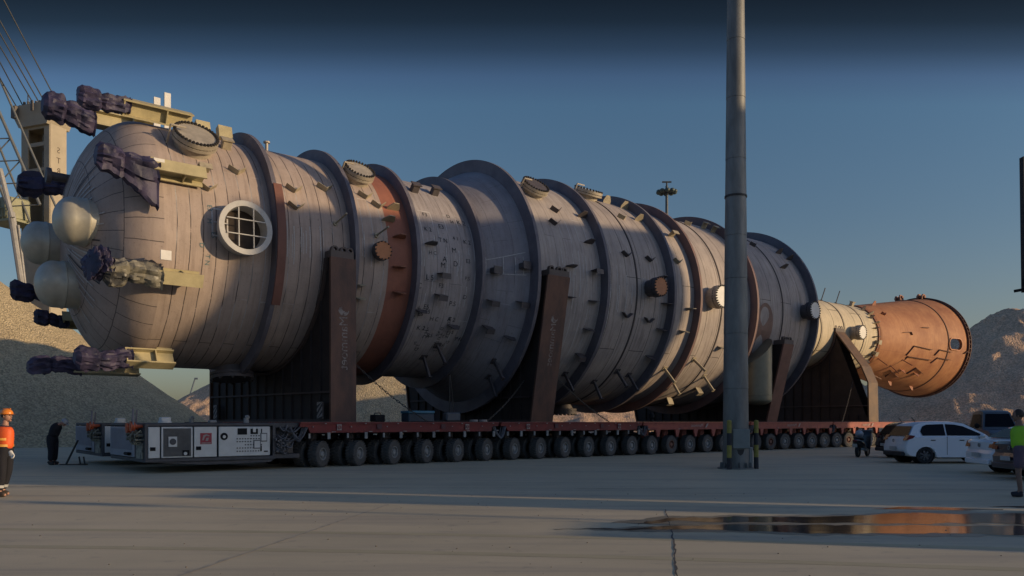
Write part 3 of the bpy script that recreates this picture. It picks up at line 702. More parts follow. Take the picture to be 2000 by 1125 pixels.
for k in range(16):
    t = rc_.uniform(4.95, 7.8); a = rc_.uniform(60, 110); cstrip(ck, t, a, a+rc_.uniform(4, 12), 4.3, rc_.uniform(.015, .03))
for k in range(14):
    t = rc_.uniform(-.6, 3.6); a = rc_.uniform(76, 92); cstrip(ck, t, a, a+rc_.uniform(4, 12), 4.3, rc_.uniform(.012, .025))
for k in range(30):     # smudged hand marks lower on the neck
    t = rc_.uniform(5.0, 7.8); a = rc_.uniform(112, 140); scrib(mk, rc_.choice(WORDS), t, a, rc_.uniform(.16,.26), 4.3, up=rc_.randint(0,1))
# white bracketed frame on the front shell
for t in (-2.85, -2.35): cstrip(ck, t, 80, 92, 4.3, .05)
lstrip(ck, -2.85, -2.35, 80, 80, 4.3, .05); lstrip(ck, -2.85, -2.35, 86, 86, 4.3, .04); lstrip(ck, -2.85, -2.35, 92, 92, 4.3, .05)
cone = lambda t: 4.3+(t-8.05)*.55
lstrip(ck, 8.25, 9.85, 84.5, 81, 0, .035, cone); lstrip(ck, 8.25, 9.85, 91.5, 91.5, 0, .035, cone)
for t in (8.35, 9.0, 9.45, 9.75):
    vs = []
    for k in range(6): ph = 83+(91.5-83)*k/5; vs += [cylp(t-.018, ph, cone(t)+.014), cylp(t+.018, ph, cone(t)+.014)]
    tgt(ck, t).add(vs, [(2*k, 2*k+2, 2*k+3, 2*k+1) for k in range(5)])
def join_marks(o, mb, m):
    import bmesh
    me = o.data; me.materials.append(m); mi = len(me.materials)-1; b = bmesh.new(); b.from_mesh(me)
    vv = [b.verts.new(q) for q in mb.v]
    for f in mb.f:
        try: nf = b.faces.new([vv[i] for i in f]); nf.material_index = mi
        except ValueError: pass
    b.to_mesh(me); b.free()
for mb_, m in HEADM: join_marks(SH['head'], mb_, m)
for dct, m in ((mk, M_paintblk), (ck, M_chalk), (tl, M_teal)):
    for k_, mb_ in dct.items(): join_marks(SH[k_], mb_, m)
# torn patch on the head (primer showing)
mb = MB(); K = 22; vs = []
for k in range(K):
    a = 2*PI*k/K; rr2 = .32+.10*noise.noise(Vector((math.cos(a)*2, math.sin(a)*2, 3)))
    vs.append(None)
    r = 3.35+rr2*.85*math.cos(a); ph = 47+math.degrees(rr2*1.5*math.sin(a)/3.4); t = HT-HA*math.sqrt(1-(r/4.3)**2)
    nv = (Vector(((t-HT)/HA**2,0,0))+radial(ph)*(r/4.3**2)).normalized(); vs[-1] = Vector((t,0,ZC))+radial(ph)*r+nv*.02
c0 = sum(vs, Vector())/K
nvc = (c0-Vector((HT,0,ZC))).normalized()
mb.add([c0+nvc*.05]+vs, [(0, k+1, (k+1) % K+1) for k in range(K)]); mb.build('bare_patch', mat('bare_primer', (.42,.21,.14), .8, var=.3, scale=4), V)
# stanchions on top
for t, ph, hh in ((-3.55,6,.95),(-3.15,4,1.25)):
    mb = MB(); p = cylp(t, ph, 4.2); mb.box(p+Vector((0,0,hh/2+.1)), (.22,.10,hh+.4)); mb.box(p+Vector((0,.07,hh/2+.1)), (.06,.12,hh+.4)); mb.build('stanchion', M_flangew, V)
mb = MB(); p = cylp(.6, 4, 4.25); mb.cyl(p, p+Vector((0,0,.5)), .06, n=10); mb.cyl(p+Vector((0,0,.5)), p+Vector((0,0,.56)), .13, n=10); mb.build('vent_stub', M_flange, V, smooth=30)
for t in (-1.2, -2.0):
    mb = MB(); mb.box(cylp(t-.2, 16, 4.55), (.5,.3,.5), Matrix.Rotation(-R_(16),3,'X')); mb.build('top_block', M_beam, V)

# beams around the head, their ends wrapped in tarpaulin
def tarp_mesh(p0, p1, r0, r1, seed, drop=0):
    """cloth pulled over a beam end: tied sleeve with lengthwise folds, then a wider hood at the free end"""
    d = (p1-p0); Ln = d.length; d.normalize(); a = d.cross(Vector((0,0,1))).normalized(); b = d.cross(a)
    n, k = 34, 26; vs = []
    for j in range(k+1):
        q = j/k; c = p0+d*Ln*q
        r = r0*.82+(r1*.92-r0*.82)*max(0, min(1, (q-.52)/.12))
        for qt, wt, dp_ in ((.05,.03,.22),(.57,.035,.30),(.30,.03,.10)): r *= 1-dp_*math.exp(-((q-qt)/wt)**2)
        if q > .92: r *= 1-(q-.92)*4.5
        for i in range(n):
            an = 2*PI*i/n; dr = a*math.cos(an)+b*math.sin(an)
            sq = 1/max(abs(math.cos(an+seed*.2)), abs(math.sin(an+seed*.2)))**.62
            P = Vector((math.cos(an)*2.6+seed*3.7, math.sin(an)*2.6, q*1.9))
            P2 = Vector((math.cos(an)*4.5+seed, math.sin(an)*4.5, q*5+math.sin(an*2)*.8))
            f1 = 1-2*abs(noise.noise(P)); f2 = 1-2*abs(noise.noise(P2))
            v = c+dr*r*sq*(.90+.24*f1*abs(f1)+.17*f2*abs(f2)+.05*math.sin(an*9+seed+q*4))+d*(.05*noise.noise(P*1.2))
            v += a*(.06*math.sin(seed*1.7+q*5))+Vector((0,0,1))*(.07*math.sin(seed*2.1+q*4))
            if drop and dr.z < -.2:
                v.z -= drop*(.7+.5*noise.noise(P))*max(0, 1-q*1.25)*(-dr.z-.2)*1.4
            vs.append(v)
    fs = [(j*n+i, j*n+(i+1) % n, (j+1)*n+(i+1) % n, (j+1)*n+i) for j in range(k) for i in range(n)]
    fs += [tuple(range(n)), tuple(range(k*n, (k+1)*n))]
    return MB().add(vs, fs)
def headbeam(ph, ta, tb, tt, r=4.72, m=M_beam, tr=.42, seed=0, drop=0, mt=M_tarp, extra=True, tr1=None):
    rd = radial(ph); tg = tang(ph); ax = Vector((1,0,0)); rot = Matrix((ax, tg, rd)).transposed()
    c = cylp((ta+tb)/2, ph, r); Ln = tb-ta; mb = MB()
    mb.box(c, (Ln,.05,.50), rot); mb.box(c+rd*.25, (Ln,.42,.05), rot); mb.box(c-rd*.25, (Ln,.42,.05), rot)
    for q in (.02, .62): mb.box(cylp(ta+Ln*q, ph, r), (.04,.38,.46), rot)
    mb.box(cylp(tb-.25, ph, r-.45), (.5,.06,.6), rot)
    bo = mb.build('support_beam', m, V)
    if tt is not None:
        t = tarp_mesh(cylp(ta+.25, ph, r), cylp(tt, ph, r+.05), tr*.86, (tr1 or tr*1.15)*.82, seed, drop); t.build('tarpaulin_wrap', mt, bo, smooth=24)
    return bo
headbeam(29, -5.15, -2.9, -6.45, 4.75, seed=1, tr=.36)
headbeam(69.5, -4.85, -3.15, -6.35, 4.72, seed=2, drop=1.15, tr=.42)
headbeam(111, -4.75, -3.25, -6.15, 4.72, seed=3, drop=.15, tr=.40, mt=M_tarp2)
headbeam(151.5, -5.05, -3.5, -6.55, 4.75, seed=4, drop=.25, tr=.34)
headbeam(172, -6.3, -4.2, -7.6, 4.45, seed=9, drop=.15, tr=.30)
headbeam(-8, -5.6, -3.2, -7.0, 4.6, seed=5, drop=.35, tr=.42)
headbeam(-55, -5.6, -3.2, -7.35, 4.6, seed=6, tr=.40)
headbeam(-106, -5.9, -3.2, -7.5, 4.6, seed=7, tr=.36)
headbeam(-122, -5.9, -3.2, -6.8, 4.5, seed=8, tr=.30)
for t, ph in ((-4.75,72),(-4.6,108)):   # white tag plates by the beams
    mb = MB(); mb.box(cylp(t+.15, ph-3 if ph < 90 else ph-5, 4.95), (.32,.06,.30)); mb.build('tag_plate', M_flangew, V)
# purple hood beside the third beam
tarp_mesh(cylp(-6.15,110,4.6), cylp(-6.5,109,4.75), .50, .40, 21).build('tarpaulin_wrap', M_tarp, V, smooth=24)

# ------------------------------------------------------------------ saddles
def saddle(label, t_near, t_far, th, w0, w1, ztop, hw_top, Rc, post_m, wbot, hazard=False, mirror_text=None, shape=None, ribs=14, group='transport saddles under the vessel'):
    """local frame: x along the trailer, y across (0 = vessel axis)"""
    S = thing('transport_saddle', label, 'transport saddle', W((t_near+t_far)/2, YC, 1.53), TH)
    yn = w0-YC; yf = w1-YC; zb = 0
    def tx(y): return (t_near-t_far)/2*(yf-y)/(yf-yn)*2-(t_near-t_far)/2 if yf != yn else 0
    def pt(y, z, dx): return Vector((tx(y)+dx, y, z))
    zt = ztop-1.53; zc = ZC-1.53
    # web outline: bottom, far side up, arc, near side down
    out_ = [(wbot-YC, 0), (yn, zt)]
    a0 = math.acos(max(-1, min(1, (zt-zc)/Rc)))
    arc = []
    K = 34
    for k in range(K+1):
        a = a0+(2*PI-2*a0)*k/K; arc.append((-Rc*math.sin(a), zc+Rc*math.cos(a)))
    out_ += arc
    out_ += [(-(yn), zt), (-(wbot-YC), 0)]
    if out_[0][0] != 0 and w1 > 0: pass
    # quads strip between arc and base
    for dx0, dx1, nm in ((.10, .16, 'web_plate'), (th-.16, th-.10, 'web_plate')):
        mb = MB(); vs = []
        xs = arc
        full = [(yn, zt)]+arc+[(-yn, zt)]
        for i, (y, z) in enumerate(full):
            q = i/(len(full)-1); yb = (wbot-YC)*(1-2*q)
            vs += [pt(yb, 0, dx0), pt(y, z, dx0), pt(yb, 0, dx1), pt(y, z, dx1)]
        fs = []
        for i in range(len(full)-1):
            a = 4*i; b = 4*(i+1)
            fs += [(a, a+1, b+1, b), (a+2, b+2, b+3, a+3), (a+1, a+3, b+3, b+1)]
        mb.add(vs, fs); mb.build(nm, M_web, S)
    # ribs
    mb = MB()
    for k in range(1, ribs):
        q = k/ribs; yb = (wbot-YC)*(1-2*q); y = yn*(1-2*q)
        yy = yb; 
        if abs(yy) < Rc: zr = zc-math.sqrt(max(0, Rc*Rc-yy*yy))
        else: zr = zt*.8
        if abs(yy) >= Rc and abs(yy) > abs(yn): zr = .5
        mb.box(pt(yy, zr/2, th/2), (th-.06, .05, max(.2, zr-.05)))
    mb.build('ribs', M_web, S)
    mb = MB(); n_ = 20
    for k in range(n_):
        y0 = (wbot-YC)*(1-2*k/n_); y1 = (wbot-YC)*(1-2*(k+1)/n_)
        for z_, h_ in ((.05, .1), (1.08, .07)):
            if z_ > 1:
                y0c = y0; 
            mb.add([pt(y0,z_-h_/2,.0),pt(y1,z_-h_/2,.0),pt(y1,z_+h_/2,.0),pt(y0,z_+h_/2,.0),pt(y0,z_-h_/2,th),pt(y1,z_-h_/2,th),pt(y1,z_+h_/2,th),pt(y0,z_+h_/2,th)],
                   [(0,1,2,3),(4,7,6,5),(3,2,6,7),(0,4,5,1)])
    mb.build('flange_plate', mat('saddle_flange', (.075,.05,.045), .7), S)
    # bearing strip following the arc
    mb = MB(); vs = []
    for (y, z) in arc: vs += [pt(y, z, .0), pt(y, z, th)]
    nrm = []
    vs2 = []
    for (y, z) in arc:
        l_ = math.hypot(y, z-zc); k = (Rc+.12)/Rc; vs2 += [pt(y*k, zc+(z-zc)*k, .0), pt(y*k, zc+(z-zc)*k, th)]
    n0 = len(vs); fs = []
    for i in range(K):
        a = 2*i; fs += [(a, a+1, a+3, a+2), (n0+a, n0+a+2, n0+a+3, n0+a+1), (a, a+2, n0+a+2, n0+a), (a+1, n0+a+1, n0+a+3, a+3)]
    mb.add(vs+vs2, fs); mb.build('bearing_strip', mat('bearing_strip', (.10,.065,.05), .8), S)
    posts = []
    for sgn in (-1, 1):
        mb = MB(); yb = (wbot-YC)*(-sgn); yt = yn*(-sgn)
        o_ = sgn*.10
        prof = shape or [(0, 0), (1, 1)]
        pts = [(yb+(yt-yb)*a, zt*b) for a, b in prof]
        for (a_, b_) in zip(pts, pts[1:]):
            vs = [pt(a_[0],a_[1],0),pt(a_[0],a_[1],th),pt(b_[0],b_[1],th),pt(b_[0],b_[1],0),
                  pt(a_[0]+o_,a_[1],0),pt(a_[0]+o_,a_[1],th),pt(b_[0]+o_,b_[1],th),pt(b_[0]+o_,b_[1],0)]
            if sgn == 1: vs = [Vector(q) for q in vs]
            mb.add(vs, [(0,1,2,3),(4,7,6,5),(0,4,5,1),(1,5,6,2),(2,6,7,3),(3,7,4,0)])
        # note: near post has y negative
        po = mb.build('end_post', post_m, S); posts.append(po)
        if sgn == 1: continue
    # find near post (y < 0)
    near = posts[1] if (wbot-YC)*(-1) > 0 else posts[0]
    for po in posts:
        if po.data.vertices[0].co.y < 0: near = po
    # cap with shackles on top of near post
    mb = MB(); mb.box(pt(yn+.25, zt+.12, th/2), (th*.9, .7, .24)); 
    for q in (.25, .6, .85): mb.lathe(pt(yn+.1, zt+.30, th*q), (0,1,0), [(-.08,.14),(-.08,.08),(.08,.08),(.08,.14),(-.08,.14)], 12)
    mb.build('post_cap', mat('cap_brown', (.13,.10,.085), .7), S, smooth=30)
    return S, near, pt, zt, yn

def mirror_name(S, near, pt, zf, zt, yn, ybot, th, size, m=mat('worn_white_paint', (.30,.26,.23), .7, scale=9, col2=(.13,.08,.06), thr=(.40,.56))):
    """mirrored company lettering running down the post, with its swirl emblem above"""
    vs, fs = text_geo('Mammoet', size); q = []
    def place(x, y):   # x along reading direction, y letter height
        z = zf-x; fr = z/zt; yy = ybot+(yn-ybot)*fr-.112
        return pt(yy, z, th/2-y)
    # reading downwards, mirrored
    q = [place(v.x, v.y) for v in vs]
    mb = MB(); mb.add(q, fs)
    # emblem: three curved strokes
    for k in range(3):
        r = size*(.22+.13*k); pts = []
        for j in range(13):
            a = R_(-40+j*13+k*25); pts.append((-size*2.62+math.sin(a)*r, math.cos(a)*r*.9))
        vv = []
        for j, (x, y) in enumerate(pts):
            wd = size*.035*(1+math.sin(PI*j/12)); d_ = math.hypot(x+size*2.62, y) or 1
            vv += [place(x*1-(x+size*2.62)/d_*wd, y-y/d_*wd), place(x+(x+size*2.62)/d_*wd, y+y/d_*wd)]
        mb.add(vv, [(2*j, 2*j+2, 2*j+3, 2*j+1) for j in range(12)])
    mb.build('mirrored_lettering', m, near)

def hazard_board(S, y, z, x=-.03):
    mb = MB(); mb.box((x, y, z), (.04,.46,.62)); b = mb.build('hazard_board', mat('board_dark', (.05,.045,.045), .7), S)
    mb = MB()
    for k in range(-1, 4):
        za = z-.31+k*.24
        def cl(v): return max(z-.305, min(z+.305, v))
        mb.add([(x-.024,y+.22,cl(za)),(x-.024,y-.22,cl(za+.34)),(x-.024,y-.22,cl(za+.34+.12)),(x-.024,y+.22,cl(za+.12))], [(0,1,2,3)])
    mb.build('white_stripes', M_dimwhite, b)

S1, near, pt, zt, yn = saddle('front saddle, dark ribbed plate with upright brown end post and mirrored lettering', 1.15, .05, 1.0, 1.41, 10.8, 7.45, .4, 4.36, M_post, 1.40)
mirror_name(S1, near, pt, 2.85, zt, yn, 1.40-YC, 1.0, .47)
hazard_board(S1, 1.75-YC, .42, x=.36); hazard_board(S1, 9.9-YC, .42, x=-.62)
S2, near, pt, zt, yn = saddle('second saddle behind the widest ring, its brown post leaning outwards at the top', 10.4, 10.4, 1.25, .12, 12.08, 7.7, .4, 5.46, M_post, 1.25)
mirror_name(S2, near, pt, 3.3, zt, yn, 1.25-YC, 1.25, .44)
S3, near, pt, zt, yn = saddle('third saddle right of the tall pole, short leaning post and round cable holes', 28.0, 28.0, 1.0, .15, 12.05, 5.9, .4, 5.46, mat('post_redbrown', (.20,.09,.065), .65, scale=1.5, var=.3), 1.25)
mb = MB()
for q in (.3, .7): mb.lathe(pt(-5.02, 2.3, q), (0,-1,0), [(0,.13),(.16,.13),(.16,.08),(0,.08)], 14)
mb.build('cable_eyes', M_bolt, near, smooth=30)
S4, near, pt, zt, yn = saddle('rear saddle, tall dark triangular plate with sunlit rusty edge under the small shell', 39.8, 39.8, 1.25, 3.62, 8.58, 7.75, .4, 2.5, M_postlight, 1.25,
    shape=[(0,0),(.02,.42),(.22,.60),(1,1)])
mb = MB()
for q in (.35, .9): mb.box(pt(-4.86, 2.15, q), (.32,.05,.20))
mb.build('dark_brackets', M_bolt, near)

# ------------------------------------------------------------------ self-propelled trailer
def tyre_mesh(lugs=True):
    mb = MB(); r = .445; hw = .165
    prof = [(-hw+.02,.20),(-hw,.24),(-hw-.012,.33),(-hw+.01,.405),(-hw+.04,.422),(hw-.04,.422),(hw-.01,.405),(hw+.012,.33),(hw,.24),(hw-.02,.20)]
    mb.lathe((0,0,0), (0,-1,0), prof, 36 if lugs else 24)
    if lugs:
        n = 26
        for i in range(n):
            for sd_ in (-1, 1):
                a = 2*PI*(i+(.5 if sd_ > 0 else 0))/n; ca, sa = math.cos(a), math.sin(a)
                rot = Matrix(((ca,0,-sa),(0,1,0),(sa,0,ca)))
                sk_ = Matrix.Rotation(R_(16)*sd_, 3, 'X')
                mb.box(rot @ Vector((.427,sd_*.088,0)), (.045,.155,.048), rot @ sk_)
    return mb
def rim_mesh():
    mb = MB()
    mb.lathe((0,0,0), (0,-1,0), [(.10,.205),(.155,.215),(.155,.185),(.09,.17),(.05,.12),(.13,.10),(.15,.07),(.15,.0)], 24)
    for i in range(8):
        a = 2*PI*i/8; mb.cyl((math.cos(a)*.135,-.06,math.sin(a)*.135), (math.cos(a)*.135,-.10,math.sin(a)*.135), .017, n=6)
    return mb
TY = tyre_mesh().mesh('wheel', M_rubber, 30); TY2 = tyre_mesh(False).mesh('wheel_plain', M_rubber, 30)
RM = rim_mesh().mesh('rim', M_rim, 30); RM2 = rim_mesh().mesh('rim_rusty', M_rimred, 30)
def steer(k):
    pts = [(-1,34),(0,32),(5,23),(12,6),(21,-8),(27,-15),(31,-18)]
    for (a, b), (c, d_) in zip(pts, pts[1:]):
        if k <= c: return b+(d_-b)*(k-a)/(c-a)
    return -18
lodeck = MB(); 
def bogie_mesh(m):
    mb = MB(); mb.cyl((0,0,.95),(0,0,1.18),.19,n=14); mb.box((.0,0,.86),(.30,.18,.22)); 
    mb.prism([(-.10,.92),(.12,.92),(.34,.50),(.30,.38),(.20,.38)], lambda p, s_: Vector((p[0],(.07 if s_ else -.07),p[1])))
    mb.cyl((.24,-.26,.43),(.24,.26,.43),.07,n=10); mb.cyl((-.16,0,1.0),(.10,0,.55),.05,n=8)
    return mb.mesh('suspension_arm', m, 30)
BG = {'new': bogie_mesh(M_chassis), 'old': bogie_mesh(mat('arm_red', (.36,.10,.07), .65, scale=4, var=.4))}
def module(k0, nax, w0, label, near=True, style='new', inner=True, detail=True, group='trailer modules carrying the vessel'):
    t0 = k0*1.4-.7; ln = nax*1.4; wd = 2.43
    root = thing('trailer_module', label, 'trailer', W(t0, w0-.12, 0), TH, group)
    mred = M_red if style == 'new' else M_redold
    z0, z1 = 1.165, 1.525
    mb = MB()
    for yy in (.05, wd-.05):
        # side beam with notched ends
        mb.prism([(.06,z1),(ln-.06,z1),(ln-.06,z1-.16),(ln-.34,z1-.16),(ln-.42,z0),(.42,z0),(.34,z1-.16),(.06,z1-.16)], lambda p, s_, yy=yy: Vector((p[0], yy+(.05 if s_ else -.05), p[1])))
        mb.box((ln/2, yy+(-.04 if yy < 1 else .04), z1-.03), (ln-.14,.10,.06)); mb.box((ln/2, yy+(-.03 if yy < 1 else .03), z0+.02), (ln-.9,.08,.04))
    side = mb.build('side_beam', mred, root)
    mb = MB(); mb.box((ln/2, wd/2, z1-.05), (ln-.1, wd-.2, .08)); mb.box((ln/2, wd/2, z1-.25), (ln-.2, .5, .35))
    for i in range(nax): mb.box((.7+i*1.4, wd/2, z1-.17), (.16, wd-.2, .22))
    mb.build('deck', M_chassis, root)
    if near:
        for i in range(nax*2):
            x = .35+i*.7; mb = MB()
            if style == 'new': mb.box((x, -.075, z0-.10+(.0)), (.10,.05,.22) if i % 2 else (.06,.04,.16))
            else:
                if i % 2: mb.prism([(x-.20,z0),(x+.14,z0),(x+.02,z0-.34),(x-.10,z0-.34)], lambda p, s_: Vector((p[0], -.02+(.04 if s_ else -.04), p[1])))
            if mb.v: mb.build('bracket', mred if style == 'old' else M_rim, root)
        mb = MB()     # small lamps and plates along the beam
        if style == 'new':
            for i in range(nax):
                mb.box((.5+i*1.4, -.05, z1-.16), (.035,.03,.035)); mb.box((.95+i*1.4+(.1*(i % 2)), -.05, z1-.05), (.06,.03,.03)); mb.box((1.25+i*1.4, -.03, z0+.03), (.14,.03,.025))
            for x in (1.45, ln-1.6): mb.box((x, -.045, z1-.18), (.17,.012,.20)); 
            mb.build('marker_plates', M_dimwhite, root)
            mb = MB()
            for x in (1.45, ln-1.6):
                for q in range(3): mb.lathe((x, -.053, z1-.18), (0,-1,0), [(0,.03+.022*q),(.004,.03+.022*q),(.004,.018+.022*q),(0,.018+.022*q)], 14)
            mb.build('plate_emblem', M_red, root)
            mb = MB()
            for x in (3.0, 5.7): mb.box((x, -.045, z1-.16), (.18,.01,.17))
            mb.build('dark_decals', mat('decal_dark', (.10,.035,.04), .6), root)
        else:
            vs, fs = text_geo('Mammoet', .23); mb = MB(); xx = 3.9
            mb.add([Vector((xx-v.x, -.068, z1-.17+v.y)) for v in vs], fs)
            mb.prism([(xx+.62,z1-.27),(xx+.78,z1-.08),(xx+.90,z1-.08),(xx+.74,z1-.27)], lambda p, s_: Vector((p[0], -.068+(.004 if s_ else 0), p[1])))
            for q in (0, 1): mb.box((.35+q*2.2, -.06, z0+.03), (.12,.03,.03))
            mb.build('mirrored_lettering', M_dimwhite, root)
        # hoses in the gap at the module end
        mb = MB(); rh = random.Random(k0+5)
        for i in range(7):
            y = .0+rh.uniform(-.05,.25); zz = z0-.0-rh.uniform(.0,.16); a = rh.uniform(.16,.30)
            pts = [Vector((-a+2*a*q/8, y-.06*math.sin(PI*q/8), z1-.18-(z1-zz)*.9*math.sin(PI*q/8))) for q in range(9)]; mb.tube(pts, .018, 6)
        mb.build('coupling_hoses', mat('hose_grey', (.12,.12,.13), .5), root, smooth=True)
    for i in range(nax):
        k = k0+i; ang = R_(steer(k))
        for (yb, isn) in ((.52, True), (wd-.52, False)):
            if not isn and not inner: continue
            a = bpy.data.objects.new('suspension_arm', BG[style]); COL.objects.link(a); a.parent = root; a.location = (.7+i*1.4, yb, 0); a.rotation_euler.z = ang
            for sg in (-1, 1):
                off = Matrix.Rotation(ang, 3, 'Z') @ Vector((.24 if False else .0, sg*.30, 0))
                wv_ = bpy.data.objects.new('wheel', TY if (detail and isn) else TY2); COL.objects.link(wv_); wv_.parent = root
                wv_.location = (.7+i*1.4+off.x, yb+off.y, .447); wv_.rotation_euler = (0, rnd.uniform(0, 6), ang); wv_.rotation_mode = 'XYZ'
                if sg == -1 and isn and near:
                    rm = bpy.data.objects.new('rim', RM2 if (style == 'old' and i in (1,)) or (style == 'old' and k == 19) else RM); COL.objects.link(rm); rm.parent = wv_
    return root
NEARL = ['red trailer module right behind the near power pack, under the front saddle', 'second red trailer module, below the widest ring', 'faded red trailer module with mirrored lettering left of the tall pole',
         'faded red trailer module with mirrored lettering right of the tall pole', 'sunlit last trailer module under the rear saddle post']
for i in range(5): module(i*6, 6, 0, NEARL[i], True, 'new' if i < 2 else 'old')
for i in range(5): module(i*6, 6, 2.62, ['inner trailer module hidden behind the first near one','inner trailer module hidden behind the second near one','inner trailer module hidden behind the third near one','inner trailer module hidden behind the fourth near one','inner trailer module hidden behind the sunlit last one'][i], False, 'new', True, True, 'inner trailer modules behind the near row')
for j, w0 in enumerate((7.3, 9.9)):
    for i in range(5): module(i*6, 6, w0, '%s far-side trailer module behind the near rows, %s along the train' % (('third-row', 'fourth-row')[j], ('first', 'second', 'third', 'fourth', 'last')[i]), False, 'new', True, False, 'far trailer modules')

# power packs at the leading end
M_ppw = mat('pack_panel_grey_white', (.62,.62,.58), .5, scale=2.5, var=.14, bump=.05)
M_pfr = mat('pack_frame_dark', (.07,.07,.075), .6, scale=3, var=.3)
M_pkg = mat('pack_grille', (.17,.17,.165), .6, scale=6, var=.25)
def louvre(mb, x0, x1, z0, z1, y, n_, along='x'):
    for k in range(n_):
        z = z0+(z1-z0)*(k+.5)/n_
        if along == 'x': mb.box(((x0+x1)/2, y, z), (x1-x0,.02,(z1-z0)/n_*.5), Matrix.Rotation(R_(25),3,'X'))
        else: mb.box((y, (x0+x1)/2, z), (.02,x1-x0,(z1-z0)/n_*.5), Matrix.Rotation(R_(25),3,'Y'))
def power_pack(label, t0, w0, ln, wd, zt=1.50, zb=.34):
    r = thing('power_pack', label, 'power unit', W(t0, w0, 0), TH)
    mb = MB(); mb.bbox((ln/2, wd/2, zt-.05), (ln, wd, .10), .02); mb.bbox((ln/2, wd/2, zb+.05), (ln, wd, .12), .02)
    mb.prism([(0.02,zb),(ln,zb),(ln*.96,zb-.10),(ln*.45,zb-.12)], lambda p, s_: Vector((p[0], .05+(wd-.1)*s_, p[1])))
    for x in (.03, 1.02, 2.42, ln-.06):
        for y in (.05, wd-.05): mb.box((x+.02, y, (zt+zb)/2), (.09,.09,zt-zb-.1))
    mb.box((ln/2, wd/2, (zt+zb)/2), (ln-.3, wd-.25, zt-zb-.15)); mb.build('frame', M_pfr, r)
    # side panels on the near face (y = 0): x measured from the leading end
    H0, H1 = zb+.12, zt-.12; hz = (H0+H1)/2; hh = H1-H0
    def pan(x0, x1, nm='side_panel', m=M_ppw, y=.0): 
        q = MB(); q.bbox(((x0+x1)/2, y, hz), (x1-x0-.02,.05,hh), .012); return q.build(nm, m, r)
    pan(.08, .42)
    gp = pan(.44, 1.36, 'grille_panel'); q = MB(); q.box((.90, -.03, hz), (.80,.01,hh-.08)); louvre(q, .52, 1.28, H0+.05, H1-.05, -.045, 24); q.build('louvre', M_pkg, gp)
    q = MB(); q.box((.76,-.06,hz+.02), (.24,.03,.30)); q.build('fan_plate', M_ppw, gp); q = MB(); q.lathe((.76,-.077,hz+.02),(0,-1,0),[(0,.095),(.01,.095),(.01,.0)],20); q.build('fan', M_pfr, gp)
    q = MB(); q.box((1.14,-.056,H0+.14), (.20,.02,.16)); q.build('dark_box', M_black, gp); q = MB(); q.lathe((1.12,-.07,H0+.12),(0,-1,0),[(0,.05),(.02,.05),(.02,0)],14); q.build('filler_cap', M_ppw, gp)
    dp_ = pan(1.38, 2.08, 'door_panel')
    q = MB(); q.box((1.74,-.03,hz+.10), (.34,.012,.34)); lg = q.build('red_emblem', mat('emblem_red', (.40,.045,.06), .6), dp_)
    q = MB(); q.box((1.74,-.04,hz-.035), (.28,.004,.03))
    q.prism([(1.62,hz+.05),(1.66,hz+.20),(1.76,hz+.24),(1.86,hz+.18),(1.80,hz+.17),(1.76,hz+.19),(1.70,hz+.15),(1.67,hz+.05)], lambda p, s_: Vector((p[0],-.038-.004*s_,p[1])))
    q.prism([(1.72,hz+.03),(1.75,hz+.12),(1.82,hz+.13),(1.80,hz+.03)], lambda p, s_: Vector((p[0],-.038-.004*s_,p[1]))); q.build('emblem_strokes', M_dimwhite, lg)
    for x, z in ((.16, H0+.27), (1.47, H0+.27)): q = MB(); q.box((x+.05,-.03,z), (.15,.012,.11)); q.box((x+.05,-.045,z+.02), (.12,.02,.02)); q.build('latch', M_black, r)
    cp = pan(2.12, ln-.18, 'control_panel'); q = MB()
    x0 = 2.12
    q.lathe((x0+.17,-.027,H1-.30),(0,-1,0),[(0,.115),(.012,.115),(.012,0)],22)
    for (a, z, w_, h_) in ((.74,H1-.15,.30,.20),(1.12,H1-.15,.24,.17),(1.36,H1-.15,.035,.16)): q.bbox((x0+a,-.03,z), (w_,.012,h_), .03)
    rg = random.Random(2)
    for row, (z, a0, nn_) in enumerate(((H1-.29,1.02,5),(H1-.38,.58,6),(H1-.38,1.02,4),(H1-.47,.58,6),(H0+.35,.84,7),(H0+.25,.58,10),(H0+.15,.58,10))):
        for k in range(nn_): q.box((x0+a0+k*.085,-.03,z), (.04,.012,.032))
    q.box((x0+1.34,-.03,H0+.23), (.05,.012,.18)); q.bbox((x0+1.5,-.03,H0+.13), (.13,.012,.04), .01)
    q.build('vents', M_black, cp)
    q = MB(); q.lathe((x0+.17,-.045,H1-.31),(0,-1,0),[(0,.05),(.02,.045),(.02,0)],16); q.bbox((x0+1.12,-.045,H1-.1), (.09,.03,.16), .01); q.build('lamp', M_flangew, cp)
    q = MB(); q.bbox((ln-.62,-.035,H0+.36), (.24,.025,.28), .01); q.bbox((ln-.40,-.035,H1-.34), (.22,.025,.28), .01); q.build('access_hatch', M_pkg, cp)
    q = MB(); q.box((ln-.62,-.05,H0+.36), (.18,.008,.21)); q.box((ln-.40,-.05,H1-.34), (.16,.008,.21)); q.build('hatch_cover', M_ppw, cp)
    # front face (x = 0)
    q = MB(); q.bbox((-.02, wd*.60, hz), (.05, wd*.72, hh), .012); fpn = q.build('front_panel', mat('front_panel_grey', (.30,.30,.33), .5, scale=2, var=.15), r)
    q = MB(); louvre(q, wd*.30, wd*.92, hz-.25, H1-.05, -.05, 18, 'y'); q.build('louvre', mat('front_louvre', (.22,.22,.25), .6), fpn)
    q = MB(); q.box((-.08, wd*.36, H0+.10), (.10,.34,.08)); q.cyl((-.12,wd*.32,H0+.10),(-.12,wd*.42,H0+.10),.05,n=10); q.build('tow_coupling', M_black, fpn)
    # recess with valves and hose reels at near front corner
    q = MB(); rv = random.Random(8)
